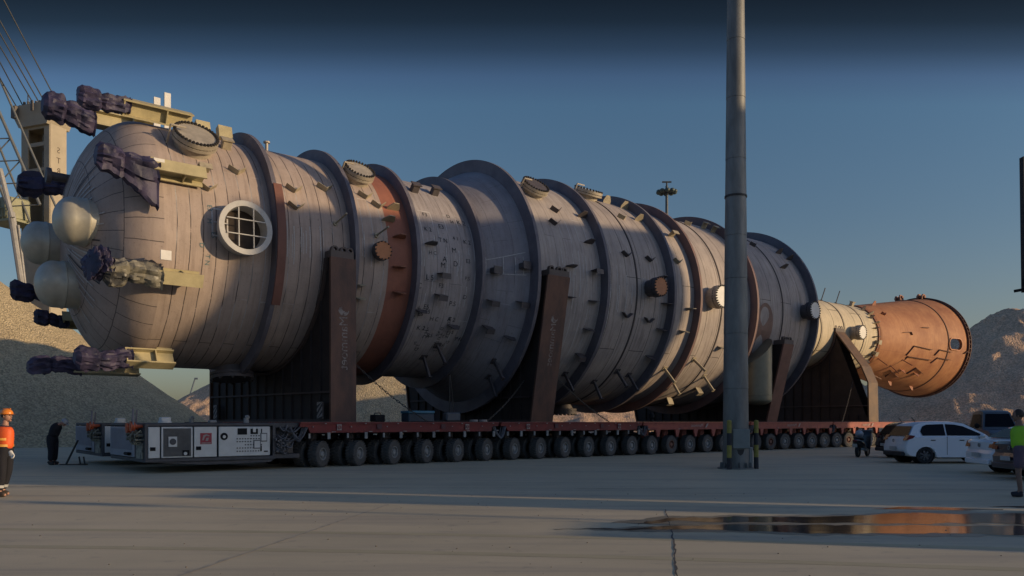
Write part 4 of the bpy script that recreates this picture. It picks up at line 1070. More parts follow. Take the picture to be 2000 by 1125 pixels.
    q.box((-.02, wd*.12, hz-.25), (.04, wd*.16, hh*.5))
    for k in range(16): y = rv.uniform(.15, wd*.30); z = H1-.1-rv.uniform(.05,.42); q.cyl((-.22,y,z),(.02,y,z), rv.uniform(.02,.05), n=8)
    for k in range(5): y = rv.uniform(.1,.8); q.tube([Vector((-.1-.12*math.sin(PI*j/6), y+.06*j-.1, H1-.1-.07*j)) for j in range(7)], .02, 6)
    q.build('hydraulic_valves', mat('valve_mix', (.33,.32,.24), .5, scale=9, col2=(.05,.05,.05)), r, smooth=30)
    for y, z in ((.75, H1-.03), (.28, H1+.02)):
        q = MB(); q.lathe((-.30,y,z),(-1,.0,0),[(0,.06),(0,.15),(.03,.15),(.03,.06)],20); q.lathe((-.22,y,z),(-1,0,0),[(0,.14),(.06,.14)],20); q.cyl((-.34,y,z),(0,y,z),.05,n=10); q.build('beacon', mat('beacon_orange', (.55,.10,.03), .45), r, smooth=30)
    q = MB(); q.prism([(.12,zt-.05),(.30,zt-.05),(.20,zt+.40),(.12,zt+.42)], lambda p, s_: Vector((-.30+.04*s_, p[0], p[1]))); q.prism([(.34,zt-.05),(.40,zt-.05),(.25,zt+.38),(.21,zt+.38)], lambda p, s_: Vector((-.18+.04*s_, p[0], p[1]))); q.build('folded_bracket', mat('bracket_grey', (.22,.20,.21), .6), r)
    # things on the roof
    q = MB(); q.bbox((.72, .6, zt+.10), (.28,.3,.14), .02); q.cyl((.72,.6,zt),(.72,.6,zt+.05),.2,n=12); q.build('work_lamp', M_flangew, r)
    q = MB(); q.bbox((2.1, .5, zt+.04), (.22,.2,.09), .02); q.cyl((3.05,.15,zt-.05),(3.05,.15,zt+.16),.08,n=12); q.cyl((3.05,.15,zt+.16),(3.12,.1,zt+.20),.08,.06,n=12); q.build('exhaust_stub', M_rim, r, smooth=30)
    return r
power_pack('near power pack with pale side panels and red emblem at the trailer head', -5.40, -.05, 3.95, 4.25)
power_pack('far power pack, only its shaded front showing beside the dark-clothed worker', -5.40, 5.45, 3.95, 4.45)
# coupling between pack and first module
cpl = thing('hose_coupling', 'tangle of black hydraulic hoses between the near power pack and the red deck', 'hoses', W(-1.45, 0, 0), TH)
mb = MB(); mb.box((.35,1.1,1.42),(.9,2.2,.14)); mb.box((.42,1.1,.42),(.85,2.2,.14)); mb.box((.35,1.3,.95),(.8,2.0,.9)); mb.build('drawbar', M_pfr, cpl)
mb = MB(); rh = random.Random(4)
for i in range(26):
    y = -.02+rh.uniform(-.10,.14); z = rh.uniform(.62,1.38); a = rh.uniform(.1,.35); s0 = rh.uniform(-.05,.3)
    mb.tube([Vector((s0+a*2*q/8, y-.08*math.sin(PI*q/8), z-rh.uniform(.0,.012)-.16*math.sin(PI*q/8)+.06*q/8)) for q in range(9)], rh.uniform(.014,.028), 6)
for i in range(30): mb.lathe((rh.uniform(-.02,.45), -.1, rh.uniform(.5,1.0)), (0,-1,0), [(0,.03),(.05,.03),(.05,0)], 8)
mb.build('hoses', mat('hoses_mix', (.14,.14,.15), .45, scale=8, col2=(.03,.03,.03)), cpl, smooth=30)

def chain(label, a, b, slack=.12):
    d = b-a; n = max(6, int(d.length/.13)); mb = MB(); pts = [a+d*k/n+Vector((0,0,-slack*math.sin(PI*k/n))) for k in range(n+1)]
    for k in range(n):
        p, q = pts[k], pts[k+1]; dr = (q-p).normalized(); sd_ = (dr.cross(Vector((0,0,1))) if k % 2 else dr.cross(dr.cross(Vector((0,0,1))))).normalized()*.028
        e_ = dr*.02; mb.tube([p-e_+sd_*.4, p+e_*1.5+sd_, q-e_*1.5+sd_, q+e_+sd_*.4, q+e_-sd_*.4, q-e_*1.5-sd_, p+e_*1.5-sd_, p-e_-sd_*.4, p-e_+sd_*.4], .012, 5)
    tag(mb.build('lashing_chain', mat('chain_steel', (.10,.085,.07), .5, .5)), label, 'chain', 'chains lashing the saddles to the deck')
chain('lashing chain running down from the front saddle post to the red deck', W(2.2,1.35,3.6), W(4.6,.3,1.54))
chain('lashing chain left of the second saddle post, low on its dark plate', W(7.6,.6,1.54), W(10.3,1.5,3.3))
chain('lashing chain right of the second saddle post beside the bottom nozzle', W(11.75,.9,3.4), W(14.3,.3,1.54))
chain('lashing chain on the dark triangular plate of the rear saddle', W(36.6,1.3,1.54), W(39.6,2.2,4.2))

# objects lying on the deck between the first two saddles
tb = thing('toolbox', 'blue steel toolbox on the red deck between the front saddles', 'toolbox', W(4.0, .6, 1.53), TH)
mb = MB(); mb.bbox((.55,.3,.16),(1.15,.55,.32),.03); mb.build('box_body', mat('box_dark', (.04,.06,.08), .6), tb)
mb = MB(); mb.bbox((.55,.3,.37),(1.18,.58,.10),.03); mb.build('lid', mat('lid_blue', (.06,.20,.28), .5), tb)
bk_ = thing('battery_box', 'small black box on the red deck beside the front post', 'box', W(2.45, .4, 1.53), TH)
mb = MB(); mb.bbox((.2,.2,.13),(.42,.4,.26),.03); mb.build('case', M_black, bk_); mb = MB(); mb.tube([Vector((.06,.2,.26)),Vector((.1,.2,.32)),Vector((.3,.2,.32)),Vector((.34,.2,.26))],.015); mb.build('handle', M_black, bk_)
dk = thing('lever_hoist', 'slim upright dark hoist with hanging chains by the second saddle', 'hoist', W(6.5, 1.6, 1.53), TH)
mb = MB(); mb.tube([Vector((0,0,0)),Vector((.0,0,1.9))],.02); mb.tube([Vector((.25,0,0)),Vector((.02,0,1.9))],.015); mb.build('rods', M_bolt, dk); mb = MB(); mb.bbox((.1,0,.2),(.7,.3,.35),.05); mb.build('hoist_body', mat('hoist_grey', (.10,.11,.12), .6), dk)
br = thing('deck_bracket', 'pair of small pale shackles lying on the red deck left of the second saddle', 'shackles', W(6.6, .1, 1.53), TH)
mb = MB()
for q in (0, .45): mb.lathe((q,0,.05),(0,0,1),[(-.04,.16),(.04,.16),(.04,.09),(-.04,.09),(-.04,.16)],14)
mb.build('shackle', M_dimwhite, br, smooth=30)
lh = thing('deck_lamp', 'little black warning lamp on the deck right of the bottom nozzle', 'lamp', W(17.2, .3, 1.53), TH)
mb = MB(); mb.lathe((0,0,0),(0,0,1),[(0,.12),(.05,.12),(.07,.07),(.16,.07),(.20,.13),(.36,.13),(.44,.05),(.44,0)],16); mb.build('lamp_body', M_black, lh, smooth=30)

# ------------------------------------------------------------------ tall pole with cabinet and bollards
M_pole = mat('pole_galvanised', (.24,.24,.22), .55, .3, scale=2.6, var=.38, stretch=(1,1,.25))
px, py = 7.33, 26.0
pl = thing('tall_pole', 'thick grey sectioned steel pole rising out of the picture', 'pole', (px,py,0))
mb = MB()
zs = [0.0, 2.6, 4.4, 6.2, 7.6, 8.9, 10.1, 12.1, 14.0, 16.5, 20, 26]
def pr(z): return .415-.0095*z
prof = []
for a, b in zip(zs, zs[1:]): prof += [(a+.012, pr(a)+.010), (b, pr(b)+.004), (b+.006, pr(b)-.004)]
mb.lathe((0,0,0), (0,0,1), prof+[(26.1,0)], 40); mb.build('shaft', M_pole, pl, smooth=30)
mb = MB()
for z in (8.9,): mb.lathe((0,0,z), (0,0,1), [(-.03,pr(z)+.012),(-.03,pr(z)+.03),(.03,pr(z)+.03),(.03,pr(z)+.012)], 40)
mb.build('band', M_bolt, pl, smooth=30)
mb = MB()
for i in range(12): a = 2*PI*i/12; mb.box((math.cos(a)*.45,math.sin(a)*.45,.1),(.12,.03,.2),Matrix.Rotation(a,3,'Z'))
mb.cyl((0,0,0),(0,0,.04),.58,n=32); mb.build('base_plate', M_pole, pl, smooth=30)
mb = MB(); mb.bbox((.05,-.43,.98),(.56,.10,.62),.02); mb.build('cabinet_door', mat('cabinet_grey', (.22,.24,.22), .6, scale=3, var=.2), pl)
mb = MB(); mb.prism([(-.08,.64),(.16,.64),(.12,.5),(.04,.44),(-.04,.5)], lambda p, s_: Vector((p[0],-.42+.03*s_,p[1]))); 
for z in (1.2, .95, .78): mb.cyl((-.30,-.44,z),(-.30,-.50,z),.025,n=8)
mb.cyl((.33,-.40,1.22),(.33,-.46,1.22),.04,n=8); mb.cyl((.33,-.40,.78),(.33,-.46,.78),.04,n=8); mb.build('lock', M_bolt, pl)
mb = MB(); mb.bbox((.52,.1,.35),(.12,.12,.7),.02); mb.build('conduit', M_ppw, pl)
def bollard(label, x, y):
    b = thing('bollard', label, 'bollard', (x,y,0), group='yellow and black guard posts round the tall pole')
    yel = mat('bollard_yellow', (.34,.29,.06), .65, scale=5, var=.35); blk = mat('bollard_black', (.035,.035,.04), .7, scale=5)
    for k, (z0, z1, m) in enumerate(((0,.38,blk),(.38,.78,yel),(.78,1.17,blk),(1.17,1.55,yel))):
        q = MB(); q.cyl((0,0,z0),(0,0,z1),.075,n=20); q.build('band', m, b, smooth=30)
    q = MB(); q.lathe((0,0,1.55),(0,0,1),[(0,.075),(.03,.06),(.045,.0)],20); q.build('cap', yel, b, smooth=True)
bollard('striped guard post standing in front of the tall pole', 6.98, 25.5)
bollard('striped guard post just right of the tall pole', 7.97, 25.9)

# ------------------------------------------------------------------ far high-mast lamp
hm = thing('lamp_mast', 'distant slender lighting mast with a ring of floodlights above the vessel', 'lamp post', (23.4,120,0))
mb = MB(); mb.cyl((0,0,0),(0,0,37.2),.42,.20,n=14); mb.build('mast', mat('mast_grey', (.10,.12,.13), .6), hm, smooth=30)
mb = MB(); mb.lathe((0,0,36.3),(0,0,1),[(0,.3),(.0,.9),(.12,.9),(.12,.3)],24); mb.cyl((0,0,37),(0,0,37.9),.12,n=8); mb.box((.0,0,37.8),(1.4,.2,.2)); mb.build('carrier_ring', mat('mast_dark', (.06,.07,.075), .7), hm, smooth=30)
for i in range(10):
    a = 2*PI*i/10+.2; q = MB(); c = Vector((math.cos(a)*1.25, math.sin(a)*1.25, 36.3)); q.ell(c, (.40,.40,.30), 10, 6); q.cyl(c, Vector((math.cos(a)*.9,math.sin(a)*.9,36.4)), .1, n=6); q.build('floodlight', mat('floodlight_dark', (.08,.11,.10), .5), hm, smooth=True)

# ------------------------------------------------------------------ harbour crane at the left
D = 74.0; sc_ = D/1550
def cw(x, y, dd=0): return Vector(((x-1000)/1550*(D+dd), D+dd, 1.53+(824-y)/1550*(D+dd)))
cr_ = thing('harbour_crane', 'beige harbour crane tower with lattice jib and cab behind the left gravel pile', 'crane', (cw(86,824).x, D, 0), R_(-20))
Minv = Matrix.Rotation(R_(20), 4, 'Z') @ Matrix.Translation(-Vector(cr_.location))
M_crane = mat('crane_beige', (.42,.36,.26), .6, scale=.5, var=.2)
mb = MB()
wx = 3.5; wy = 1.7; H = 29.3
opens = [(27.25,28.5),(24.9,26.9),(23.3,24.6),(19.5,22.6)]
# near-left face built from strips round the window openings
def face(x0, x1, z0, z1): mb.box(((x0+x1)/2, -wy/2, (z0+z1)/2), (x1-x0, .12, z1-z0))
face(-wx/2, -wx/2+.85, 0, H); face(wx/2-.65, wx/2, 0, H)
zz = 0
for a, b in sorted(opens): face(-wx/2+.85, wx/2-.65, zz, a); zz = b
face(-wx/2+.85, wx/2-.65, zz, H)
mb.box((wx/2,0,H/2),(.12,wy,H)); mb.box((-wx/2,0,H/2),(.12,wy,H)); mb.box((0,wy/2,H/2),(wx,.12,H))
mb.build('tower', M_crane, cr_)
mb = MB()
for a, b in opens:
    for k in range(9): z = a+(b-a)*k/9; mb.box((.1,.2,z),(.9,.05,.07))
    mb.box((-.35,.2,(a+b)/2),(.06,.06,b-a)); mb.box((.55,.2,(a+b)/2),(.06,.06,b-a))
mb.build('ladder', mat('ladder_grey', (.45,.5,.5), .6), cr_)
mb = MB()
mb.prism([(-wx/2,H-.55),(wx/2,H-.55),(wx/2+.5,H+.4),(wx/2+.5,H+1.5),(-wx/2-.6,H+1.5),(-wx/2-.6,H+.4)], lambda p, s_: Vector((p[0], -wy/2-.35+(wy+.7)*s_, p[1])))
mb.build('tower_head', M_crane, cr_)
mb = MB(); rq = random.Random(1)
for i in range(9): x = -2.0+i*.5; mb.cyl((x,-.8,H+1.5),(x,-.8,H+1.5+rq.uniform(.15,.5)),.12,n=8); mb.box((x,.4,H+1.6),(.3,.5,.3))
mb.cyl((-.8,-1,H+1.5),(-.8,-1,H+2.5),.05,n=6); mb.box((-1.9,-1.5,H+.8),(.5,.3,1.1)); mb.box((.4,-1.56,H+1.1),(.3,.1,.9)); mb.build('sheaves', mat('sheave_dark', (.14,.12,.10), .6), cr_, smooth=30)
mb = MB()
for k, ch in enumerate('STRAU'):
    vs, fs = text_geo(ch, .75); mb.add([Vector((wx/2+.07, -v.x, 26.6-k*.95+v.y)) for v in vs], fs)
mb.build('tower_lettering', mat('letter_brown', (.10,.07,.05), .7), cr_)
# jib, struts, cab, cables (built at the crane's depth, out over the left edge)
def loc(p): return (Minv @ p.to_4d()).to_3d()
mb = MB()
A0, A1 = cw(78,400,-4), cw(-150,-120,-4); B0, B1 = cw(24,425,-4), cw(-190,-100,-4)
back = Vector((.6,1.6,0))
mb.tube([loc(A0), loc(A1)], .13, 8); mb.tube([loc(A0+back), loc(A1+back)], .10, 8); mb.tube([loc(B0), loc(B1)], .13, 8); mb.tube([loc(B0+back), loc(B1+back)], .10, 8)
for k in range(12):
    q0 = k/12; q1 = (k+.5)/12; q2 = (k+1)/12
    mb.tube([loc(A0.lerp(A1,q0)), loc(B0.lerp(B1,q1)), loc(A0.lerp(A1,q2))], .055, 6)
mb.build('lattice_jib', mat('lattice_grey', (.15,.16,.16), .6, scale=1, var=.2), cr_, smooth=30)
mb = MB(); mb.tube([loc(cw(22,415,-4)), loc(cw(44,560,-4))], .30, 10); mb.tube([loc(cw(36,440,-4)), loc(cw(50,560,-4))], .10, 8); mb.tube([loc(cw(0,330,-5)), loc(cw(24,425,-5))], .2, 8); mb.build('strut', mat('strut_grey', (.36,.35,.33), .55), cr_, smooth=30)
mb = MB(); c = loc(cw(22,412,-2)); mb.bbox(c, (2.6,2.2,2.0), .15, Matrix.Rotation(R_(-12),3,'Z')); mb.box(c+Vector((0,0,-1.15)), (3.4,2.6,.2)); 
for k in range(7): mb.cyl(c+Vector((-1.6+k*.55,-1.3,-1.05)), c+Vector((-1.6+k*.55,-1.3,-.1)), .04, n=6)
mb.box(c+Vector((0,-1.3,-.1)), (3.4,.06,.06)); cab = mb.build('cab', mat('cab_green_cream', (.33,.33,.20), .6, scale=.8, var=.3), cr_)
mb = MB(); mb.box(c+Vector((-.55,-1.12,.1)), (1.2,.2,1.2)); mb.box(c+Vector((.8,-1.12,.1)), (.6,.2,1.0)); mb.build('cab_window', mat('glass_dark_green', (.01,.035,.035), .15), cab)
for x0, y0, xe, ye in ((35,213,-60,50),(46,209,-60,8),(71,212,-60,-12),(82,210,-60,-40),(92,208,-60,-68),(118,212,-50,-110)):
    a = cw(x0, y0); b = cw(xe, ye, -8); b = a+(b-a)*1.6; q = MB(); q.tube([loc(a), loc(b)], .055, 6)
    q.build('cable', mat('cable_dark', (.05,.055,.06), .6), cr_)
# orange-brown base block glimpsed behind the bulbs
mb = MB(); mb.bbox((.1,0,5.6),(3.6,1.9,11.2),.1); mb.build('portal_leg', mat('portal_brown', (.36,.22,.10), .7, scale=.7, var=.2), cr_)
# far mobile crane jib
fc = thing('crane', 'tiny far-off lattice crane jib above the gravel ridge', 'crane', (-124,300,0))
mb = MB(); mb.box((2,0,1.5),(6,3,3)); mb.build('crane_body', mat('far_blue_grey', (.16,.20,.24), .8), fc)
mb = MB()
for dz in (0, 1.1): mb.tube([Vector((-.5,0,2+dz)), Vector((4.2,0,17.6+dz*.4))], .22, 6)
for k in range(9): q = k/9; mb.tube([Vector((-.5+4.7*q,0,2+15.6*q)), Vector((-.5+4.7*(q+.05),0,3.1+15*(q+.05)))], .12, 6)
mb.cyl((4.0,0,17.9),(5.3,0,17.9),.35,n=8); mb.build('lattice_jib', mat('far_blue_grey', (.16,.20,.24), .8), fc)

# black mast at the very right edge with a side lamp arm
rp = thing('dark_mast', 'black mast cut off by the right edge of the photo', 'post', (12.91,20.0,0))
mb = MB(); mb.box((.03,0,6.5),(.16,.16,3.4),Matrix.Rotation(R_(-.8),3,'Y')); mb.cyl((.13,0,0),(.08,0,4.9),.045,n=10); mb.build('mast', mat('mast_black', (.02,.02,.022), .6), rp)
mb = MB(); mb.box((-.10,-.02,4.85),(.32,.06,.07),Matrix.Rotation(R_(-10),3,'Y')); mb.bbox((0,-.02,5.05),(.1,.1,.2),.02); mb.build('side_lamp', M_black, rp)

# ------------------------------------------------------------------ vehicles
def glassm(): return mat('car_glass', (.008,.009,.012), .22, spec=.12)
M_tail = mat('tail_light', (.16,.012,.015), .2)
def outline_scaled(pts, k, c): return [((x-c[0])*k+c[0], (z-c[1])*k+c[1]) for x, z in pts]
def arch(cx, r, n=9, z0=.22): return [(cx+r*math.cos(PI-PI*i/(n-1))*1, z0+.0+r*math.sin(PI*i/(n-1))*.98+.1) for i in range(n)]
def car(name, label, loc_, rz, paint, kind='hatch', wheels=True, cat='car', plate=True):
    """x forward (rear bumper at x=0), y right side negative... near side = -y"""
    r = thing(name, label, cat, loc_, rz)
    if kind == 'hatch': Ln, wd, rw, fw = 3.85, 1.70, .68, 3.13
    elif kind == 'sedan': Ln, wd, rw, fw = 4.45, 1.76, .98, 3.55
    else: Ln, wd, rw, fw = 4.9, 1.80, 1.1, 4.0
    R0 = .375; hw = wd/2
    # lower body side profile (clockwise from rear bottom)
    if kind == 'hatch':
        low = [(.10,.30),(.32,.25)]+arch(rw,R0,z0=.16)+[(rw+R0+.05,.22),(fw-R0-.05,.22)]+arch(fw,R0,z0=.16)+[(Ln-.25,.24),(Ln-.05,.34),(Ln,.55),(Ln-.10,.72),(Ln-.45,.86),(Ln-1.0,.97),(2.2,.98),(1.2,.98),(.35,.98),(.06,.95),(.02,.72),(-.02,.60),(.0,.42)]
        gh = [(.12,.95),(.40,1.40),(.62,1.49),(1.2,1.53),(1.75,1.52),(2.15,1.46),(2.75,1.12),(2.98,.96)]
    elif kind == 'sedan':
        low = [(.12,.32),(.4,.25)]+arch(rw,R0,z0=.16)+[(rw+R0+.05,.22),(fw-R0-.05,.22)]+arch(fw,R0,z0=.16)+[(Ln-.2,.24),(Ln-.03,.36),(Ln,.55),(Ln-.12,.72),(Ln-.6,.86),(Ln-1.2,.95),(2.2,.98),(1.3,1.0),(.7,1.01),(.12,1.0),(.04,.93),(.05,.70),(-.02,.60),(.0,.42)]
        gh = [(.55,1.0),(1.15,1.34),(1.5,1.43),(2.0,1.46),(2.5,1.44),(2.85,1.36),(3.3,1.05),(3.5,.94)]
    else:
        low = [(.05,.50),(.3,.45)]+arch(rw,R0+.03,z0=.2)+[(rw+R0+.1,.40),(fw-R0-.1,.40)]+arch(fw,R0+.03,z0=.2)+[(Ln-.1,.45),(Ln,.6),(Ln-.02,.95),(Ln-.2,1.08),(Ln-1.1,1.16),(2.0,1.16),(1.9,1.16),(0,1.16),(0,.7)]
        gh = [(1.75,1.15),(1.85,1.95),(2.0,2.08),(2.5,2.12),(3.0,2.10),(3.25,2.02),(3.75,1.18),(3.8,1.12)]
    body = MB(); n_ = len(low); cx_ = (Ln/2,.62)
    layers = [(-hw+.0,.955),(-hw+.04,.985),(-hw+.11,1.0),(hw-.11,1.0),(hw-.04,.985),(hw-.0,.955)]
    vs = []
    for y, k in layers: vs += [Vector((((x-cx_[0])*(k+.0 if abs(k-1) < 1e-6 else (1+(k-1)*.55))+cx_[0]), y, (z-cx_[1])*k+cx_[1])) for x, z in low]
    fs = [tuple(range(n_))[::-1], tuple(range(5*n_, 6*n_))]
    for L0 in range(5):
        for i in range(n_): fs.append((L0*n_+i, L0*n_+(i+1) % n_, (L0+1)*n_+(i+1) % n_, (L0+1)*n_+i))
    body.add(vs, fs); bo = body.build('body', paint, r, smooth=35)
    # cabin: trapezoid loft
    cab_ = MB(); m_ = len(gh); zb_ = gh[0][1]; zt_ = max(z for _, z in gh)
    def yy(z, s_=1): return (hw-.06)-(hw*.26)*(max(0,(z-zb_))/(zt_-zb_))**1.3
    vs = [Vector((x,-yy(z),z)) for x, z in gh]+[Vector((x,-yy(z)*.72,z+(.03 if 0 < i < m_-1 else 0))) for i, (x, z) in enumerate(gh)]+[Vector((x,yy(z)*.72,z+(.03 if 0 < i < m_-1 else 0))) for i, (x, z) in enumerate(gh)]+[Vector((x,yy(z),z)) for x, z in gh]
    fs = [tuple(range(m_)), tuple(range(4*m_-1, 3*m_-1, -1))]
    for L0 in range(3):
        for i in range(m_-1): fs.append((L0*m_+i, (L0+1)*m_+i, (L0+1)*m_+i+1, L0*m_+i+1))
    cab_.add(vs, fs); cab_.build('roof', paint, r, smooth=40)
    G = glassm()
    def sglass(poly, nm='side_window'):
        for s_ in (-1, 1):
            q = MB(); vv = [Vector((x, s_*(yy(z)+.012), z)) for x, z in poly]; q.add(vv, [tuple(range(len(vv)))]); q.build(nm, G, r)
    def xglass(i0, i1, nm, sh=.06):
        (xa, za), (xb, zb2) = gh[i0], gh[i1]; d = Vector((xb-xa,0,zb2-za)).normalized(); nn = Vector((-d.z,0,d.x))*.035
        if nn.x*(1 if i0 > 3 else -1) < 0: nn = -nn
        if nn.z < 0: nn = -nn
        q = MB(); vv = []
        for x, z, sgn in ((xa+(xb-xa)*.10,za+(zb2-za)*.10,-1),(xa+(xb-xa)*.9,za+(zb2-za)*.9,-1),(xa+(xb-xa)*.9,za+(zb2-za)*.9,1),(xa+(xb-xa)*.10,za+(zb2-za)*.10,1)):
            vv.append(Vector((x, sgn*(yy(z)-sh), z))+nn)
        q.add(vv, [(0,1,2,3)]); q.build(nm, G, r)
    if kind == 'hatch':
        sglass([(.62,1.03),(.56,1.18),(.66,1.36),(.82,1.43),(1.42,1.45),(1.42,1.03)]); sglass([(1.47,1.03),(1.47,1.45),(1.80,1.43),(2.08,1.37),(2.68,1.08),(2.72,1.03)]); xglass(0,1,'rear_window'); xglass(5,6,'windscreen')
        tl_ = [(.02,.86),(.26,.93),(.34,1.02),(.14,1.05)]
    elif kind == 'sedan':
        sglass([(1.0,1.06),(1.22,1.28),(1.5,1.37),(2.05,1.39),(2.05,1.04)]); sglass([(2.10,1.04),(2.10,1.39),(2.5,1.38),(2.8,1.30),(3.18,1.06),(3.18,1.02)]); xglass(0,1,'rear_window'); xglass(5,6,'windscreen')
        tl_ = [(.02,.78),(.42,.80),(.46,.93),(.08,.96)]
    else:
        sglass([(1.98,1.26),(2.0,1.92),(2.9,1.94),(3.1,1.9),(3.5,1.26)]); xglass(0,1,'rear_window',.10); xglass(5,6,'windscreen',.1)
        tl_ = [(0,.8),(.06,.8),(.06,1.05),(0,1.05)]
    for s_ in (-1, 1):
        q = MB(); q.prism(tl_, lambda p, sd_: Vector((p[0]-.012, s_*(hw-.26+(.27 if sd_ else 0)), p[1]))); q.build('tail_light', M_tail, r)
    if kind != 'pickup':
        for xh in ((.95,1.95) if kind == 'hatch' else (1.5,2.5)):
            q = MB(); q.bbox((xh,-hw-.01,.86),(.16,.03,.035),.01); q.build('door_handle', M_bolt if kind == 'hatch' else paint, r)
        for xs in ((1.44,2.55) if kind == 'hatch' else (2.07,3.1)): q = MB(); q.box((xs,-hw+.008,.66),(.012,.03,.66 if xs < 2.6 else .5)); q.build('door_gap', M_bolt, r)
    q = MB(); q.bbox((-.01,0,.36),(.12,wd*.86,.16),.04); q.build('rear_bumper', mat('bumper_dark', (.03,.03,.035), .6) if kind != 'sedan' else paint, r)
    if plate:
        q = MB(); q.bbox((-.075 if kind != 'hatch' else -.05,.0,.56),(.015,.50,.12),.005); pp = q.build('number_plate', mat('plate_white', (.5,.5,.48), .5), r)
        q = MB(); rp_ = random.Random(5)
        q.lathe((-.02 if kind != 'sedan' else .03,0,.84),(-1,0,0),[(0,.06),(.02,.06),(.02,.035),(0,.035)],16); q.build('badge', M_rim, r)
    for s_ in (-1, 1):
        q = MB(); mxx = (2.62,1.02) if kind == 'hatch' else ((3.1,1.02) if kind == 'sedan' else (3.45,1.32)); q.ell((mxx[0], s_*(hw+.10), mxx[1]), (.09,.13,.08 if kind != 'pickup' else .14), 10, 8); q.build('wing_mirror', paint if kind != 'pickup' else M_black, r, smooth=True)
        for cx2 in (rw, fw):
            q = MB(); rr_ = .305 if kind != 'pickup' else .36; yo = s_*(hw-.11)
            q.lathe((cx2, yo, rr_), (0,s_,0), [(-.10,.18),(-.10,rr_-.03),(-.07,rr_),(.07,rr_),(.10,rr_-.03),(.10,rr_*.68),(.07,rr_*.64)], 32); wo = q.build('wheel', mat('car_tyre', (.022,.022,.023), .85), r, smooth=30)
            q = MB(); q.lathe((cx2, yo, rr_), (0,s_,0), [(.075,rr_*.64),(.095,rr_*.62),(.03,rr_*.55),(.02,.0)], 28)
            for k in range(7):
                a = 2*PI*k/7; d = Vector((math.cos(a),0,math.sin(a))); pth = Vector((-math.sin(a),0,math.cos(a)))
                c0_ = Vector((cx2, yo+s_*.06, rr_)); q.add([c0_+pth*.022+d*.03, c0_-pth*.022+d*.03, c0_-pth*.03+d*rr_*.6, c0_+pth*.03+d*rr_*.6,
                     c0_+pth*.022+d*.03+Vector((0,s_*.03,0)), c0_-pth*.022+d*.03+Vector((0,s_*.03,0)), c0_-pth*.03+d*rr_*.6+Vector((0,s_*.025,0)), c0_+pth*.03+d*rr_*.6+Vector((0,s_*.025,0))], [(4,5,6,7),(0,3,7,4),(1,5,6,2),(2,6,7,3)])
            q.lathe((cx2, yo+s_*.05, rr_), (0,s_,0), [(0,.06),(.05,.05),(.05,0)], 12)
            q.build('rim', mat('alloy', (.12,.125,.13), .4, .4), wo, smooth=30)
            q = MB(); q.lathe((cx2, s_*(hw-.35), rr_+.02), (0,s_,0), [(0,R0-.02),(.30,R0-.02)], 24); q.lathe((cx2, s_*(hw-.35), rr_+.02), (0,s_,0), [(0,R0-.02),(0.001,0.01)], 24); q.build('wheel_arch', M_black, r)
    if kind == 'hatch': q = MB(); q.cyl((.75,0,1.53),(.62,0,1.70),.012,n=6); q.build('aerial', M_black, r)
    if kind == 'pickup':
        q = MB(); q.box((.9,0,.85),(1.7,wd-.2,.12)); 
        for s_ in (-1,1): q.box((.9,s_*(hw-.05),1.18),(1.75,.08,.08))
        q.build('load_bed', M_black, r)
    return r
CW = mat('car_paint_white', (.80,.82,.84), .28, scale=.7, var=.06, coat=.6)
CB = mat('car_paint_dark', (.018,.018,.024), .25, coat=.6, scale=1, var=.2)
CV = mat('car_paint_maroon_grey', (.045,.035,.045), .3, coat=.5, scale=1, var=.2)
CT = mat('pickup_paint', (.10,.12,.14), .4, coat=.3, scale=1, var=.15)
car('parked_car', 'white five-door hatchback parked side-on right of the trailer', (14.35,29.8,0), R_(1), CW, 'hatch').scale = (1.06,1,1)
car('parked_car', 'near-black hatchback mostly hidden behind the white hatchback', (15.95,34.0,0), R_(1), CB, 'hatch')
car('parked_car', 'white saloon seen from its rear corner between hatchback and person in green', (13.95,23.75,0), R_(-7), CW, 'sedan')
car('parked_car', 'dark maroon car cut off by the right edge behind the person in green', (13.25,21.2,0), R_(-6), CV, 'sedan')
car('pickup_truck', 'dark pickup truck standing beyond the white cars', (25.9,44.6,0), R_(-101), CT, 'pickup', cat='pickup')

# ------------------------------------------------------------------ people
def skin_mesh(chains, sub=2, root=0):
    """chains: list of lists of (Vector, radius or (rx, ry)); coincident points are merged"""
    pts = []; rad = []; ed = []
    def idx(p, r):
        for i, q in enumerate(pts):
            if (q-p).length < 1e-4: return i
        pts.append(p); rad.append(r if isinstance(r, tuple) else (r, r)); return len(pts)-1
    for ch in chains:
        pv = None
        for p, r in ch:
            i = idx(Vector(p), r)
            if pv is not None and pv != i: ed.append((pv, i))
            pv = i
    me = bpy.data.meshes.new('sk'); me.from_pydata([tuple(p) for p in pts], ed, [])
    o = bpy.data.objects.new('sk', me); COL.objects.link(o)
    md = o.modifiers.new('s', 'SKIN'); md.use_smooth_shade = True
    for i, d_ in enumerate(me.skin_vertices[0].data): d_.radius = rad[i]; d_.use_root = (i == root)
    ss = o.modifiers.new('u', 'SUBSURF'); ss.levels = sub; ss.render_levels = sub
    dg = bpy.context.evaluated_depsgraph_get(); m2 = bpy.data.meshes.new_from_object(o.evaluated_get(dg))
    mb = MB(); mb.add([v.co.copy() for v in m2.vertices], [tuple(p.vertices) for p in m2.polygons])
    bpy.data.objects.remove(o); bpy.data.meshes.remove(m2); bpy.data.meshes.remove(me)
    return mb
SKIN = mat('skin', (.42,.22,.15), .6, scale=8, var=.12)
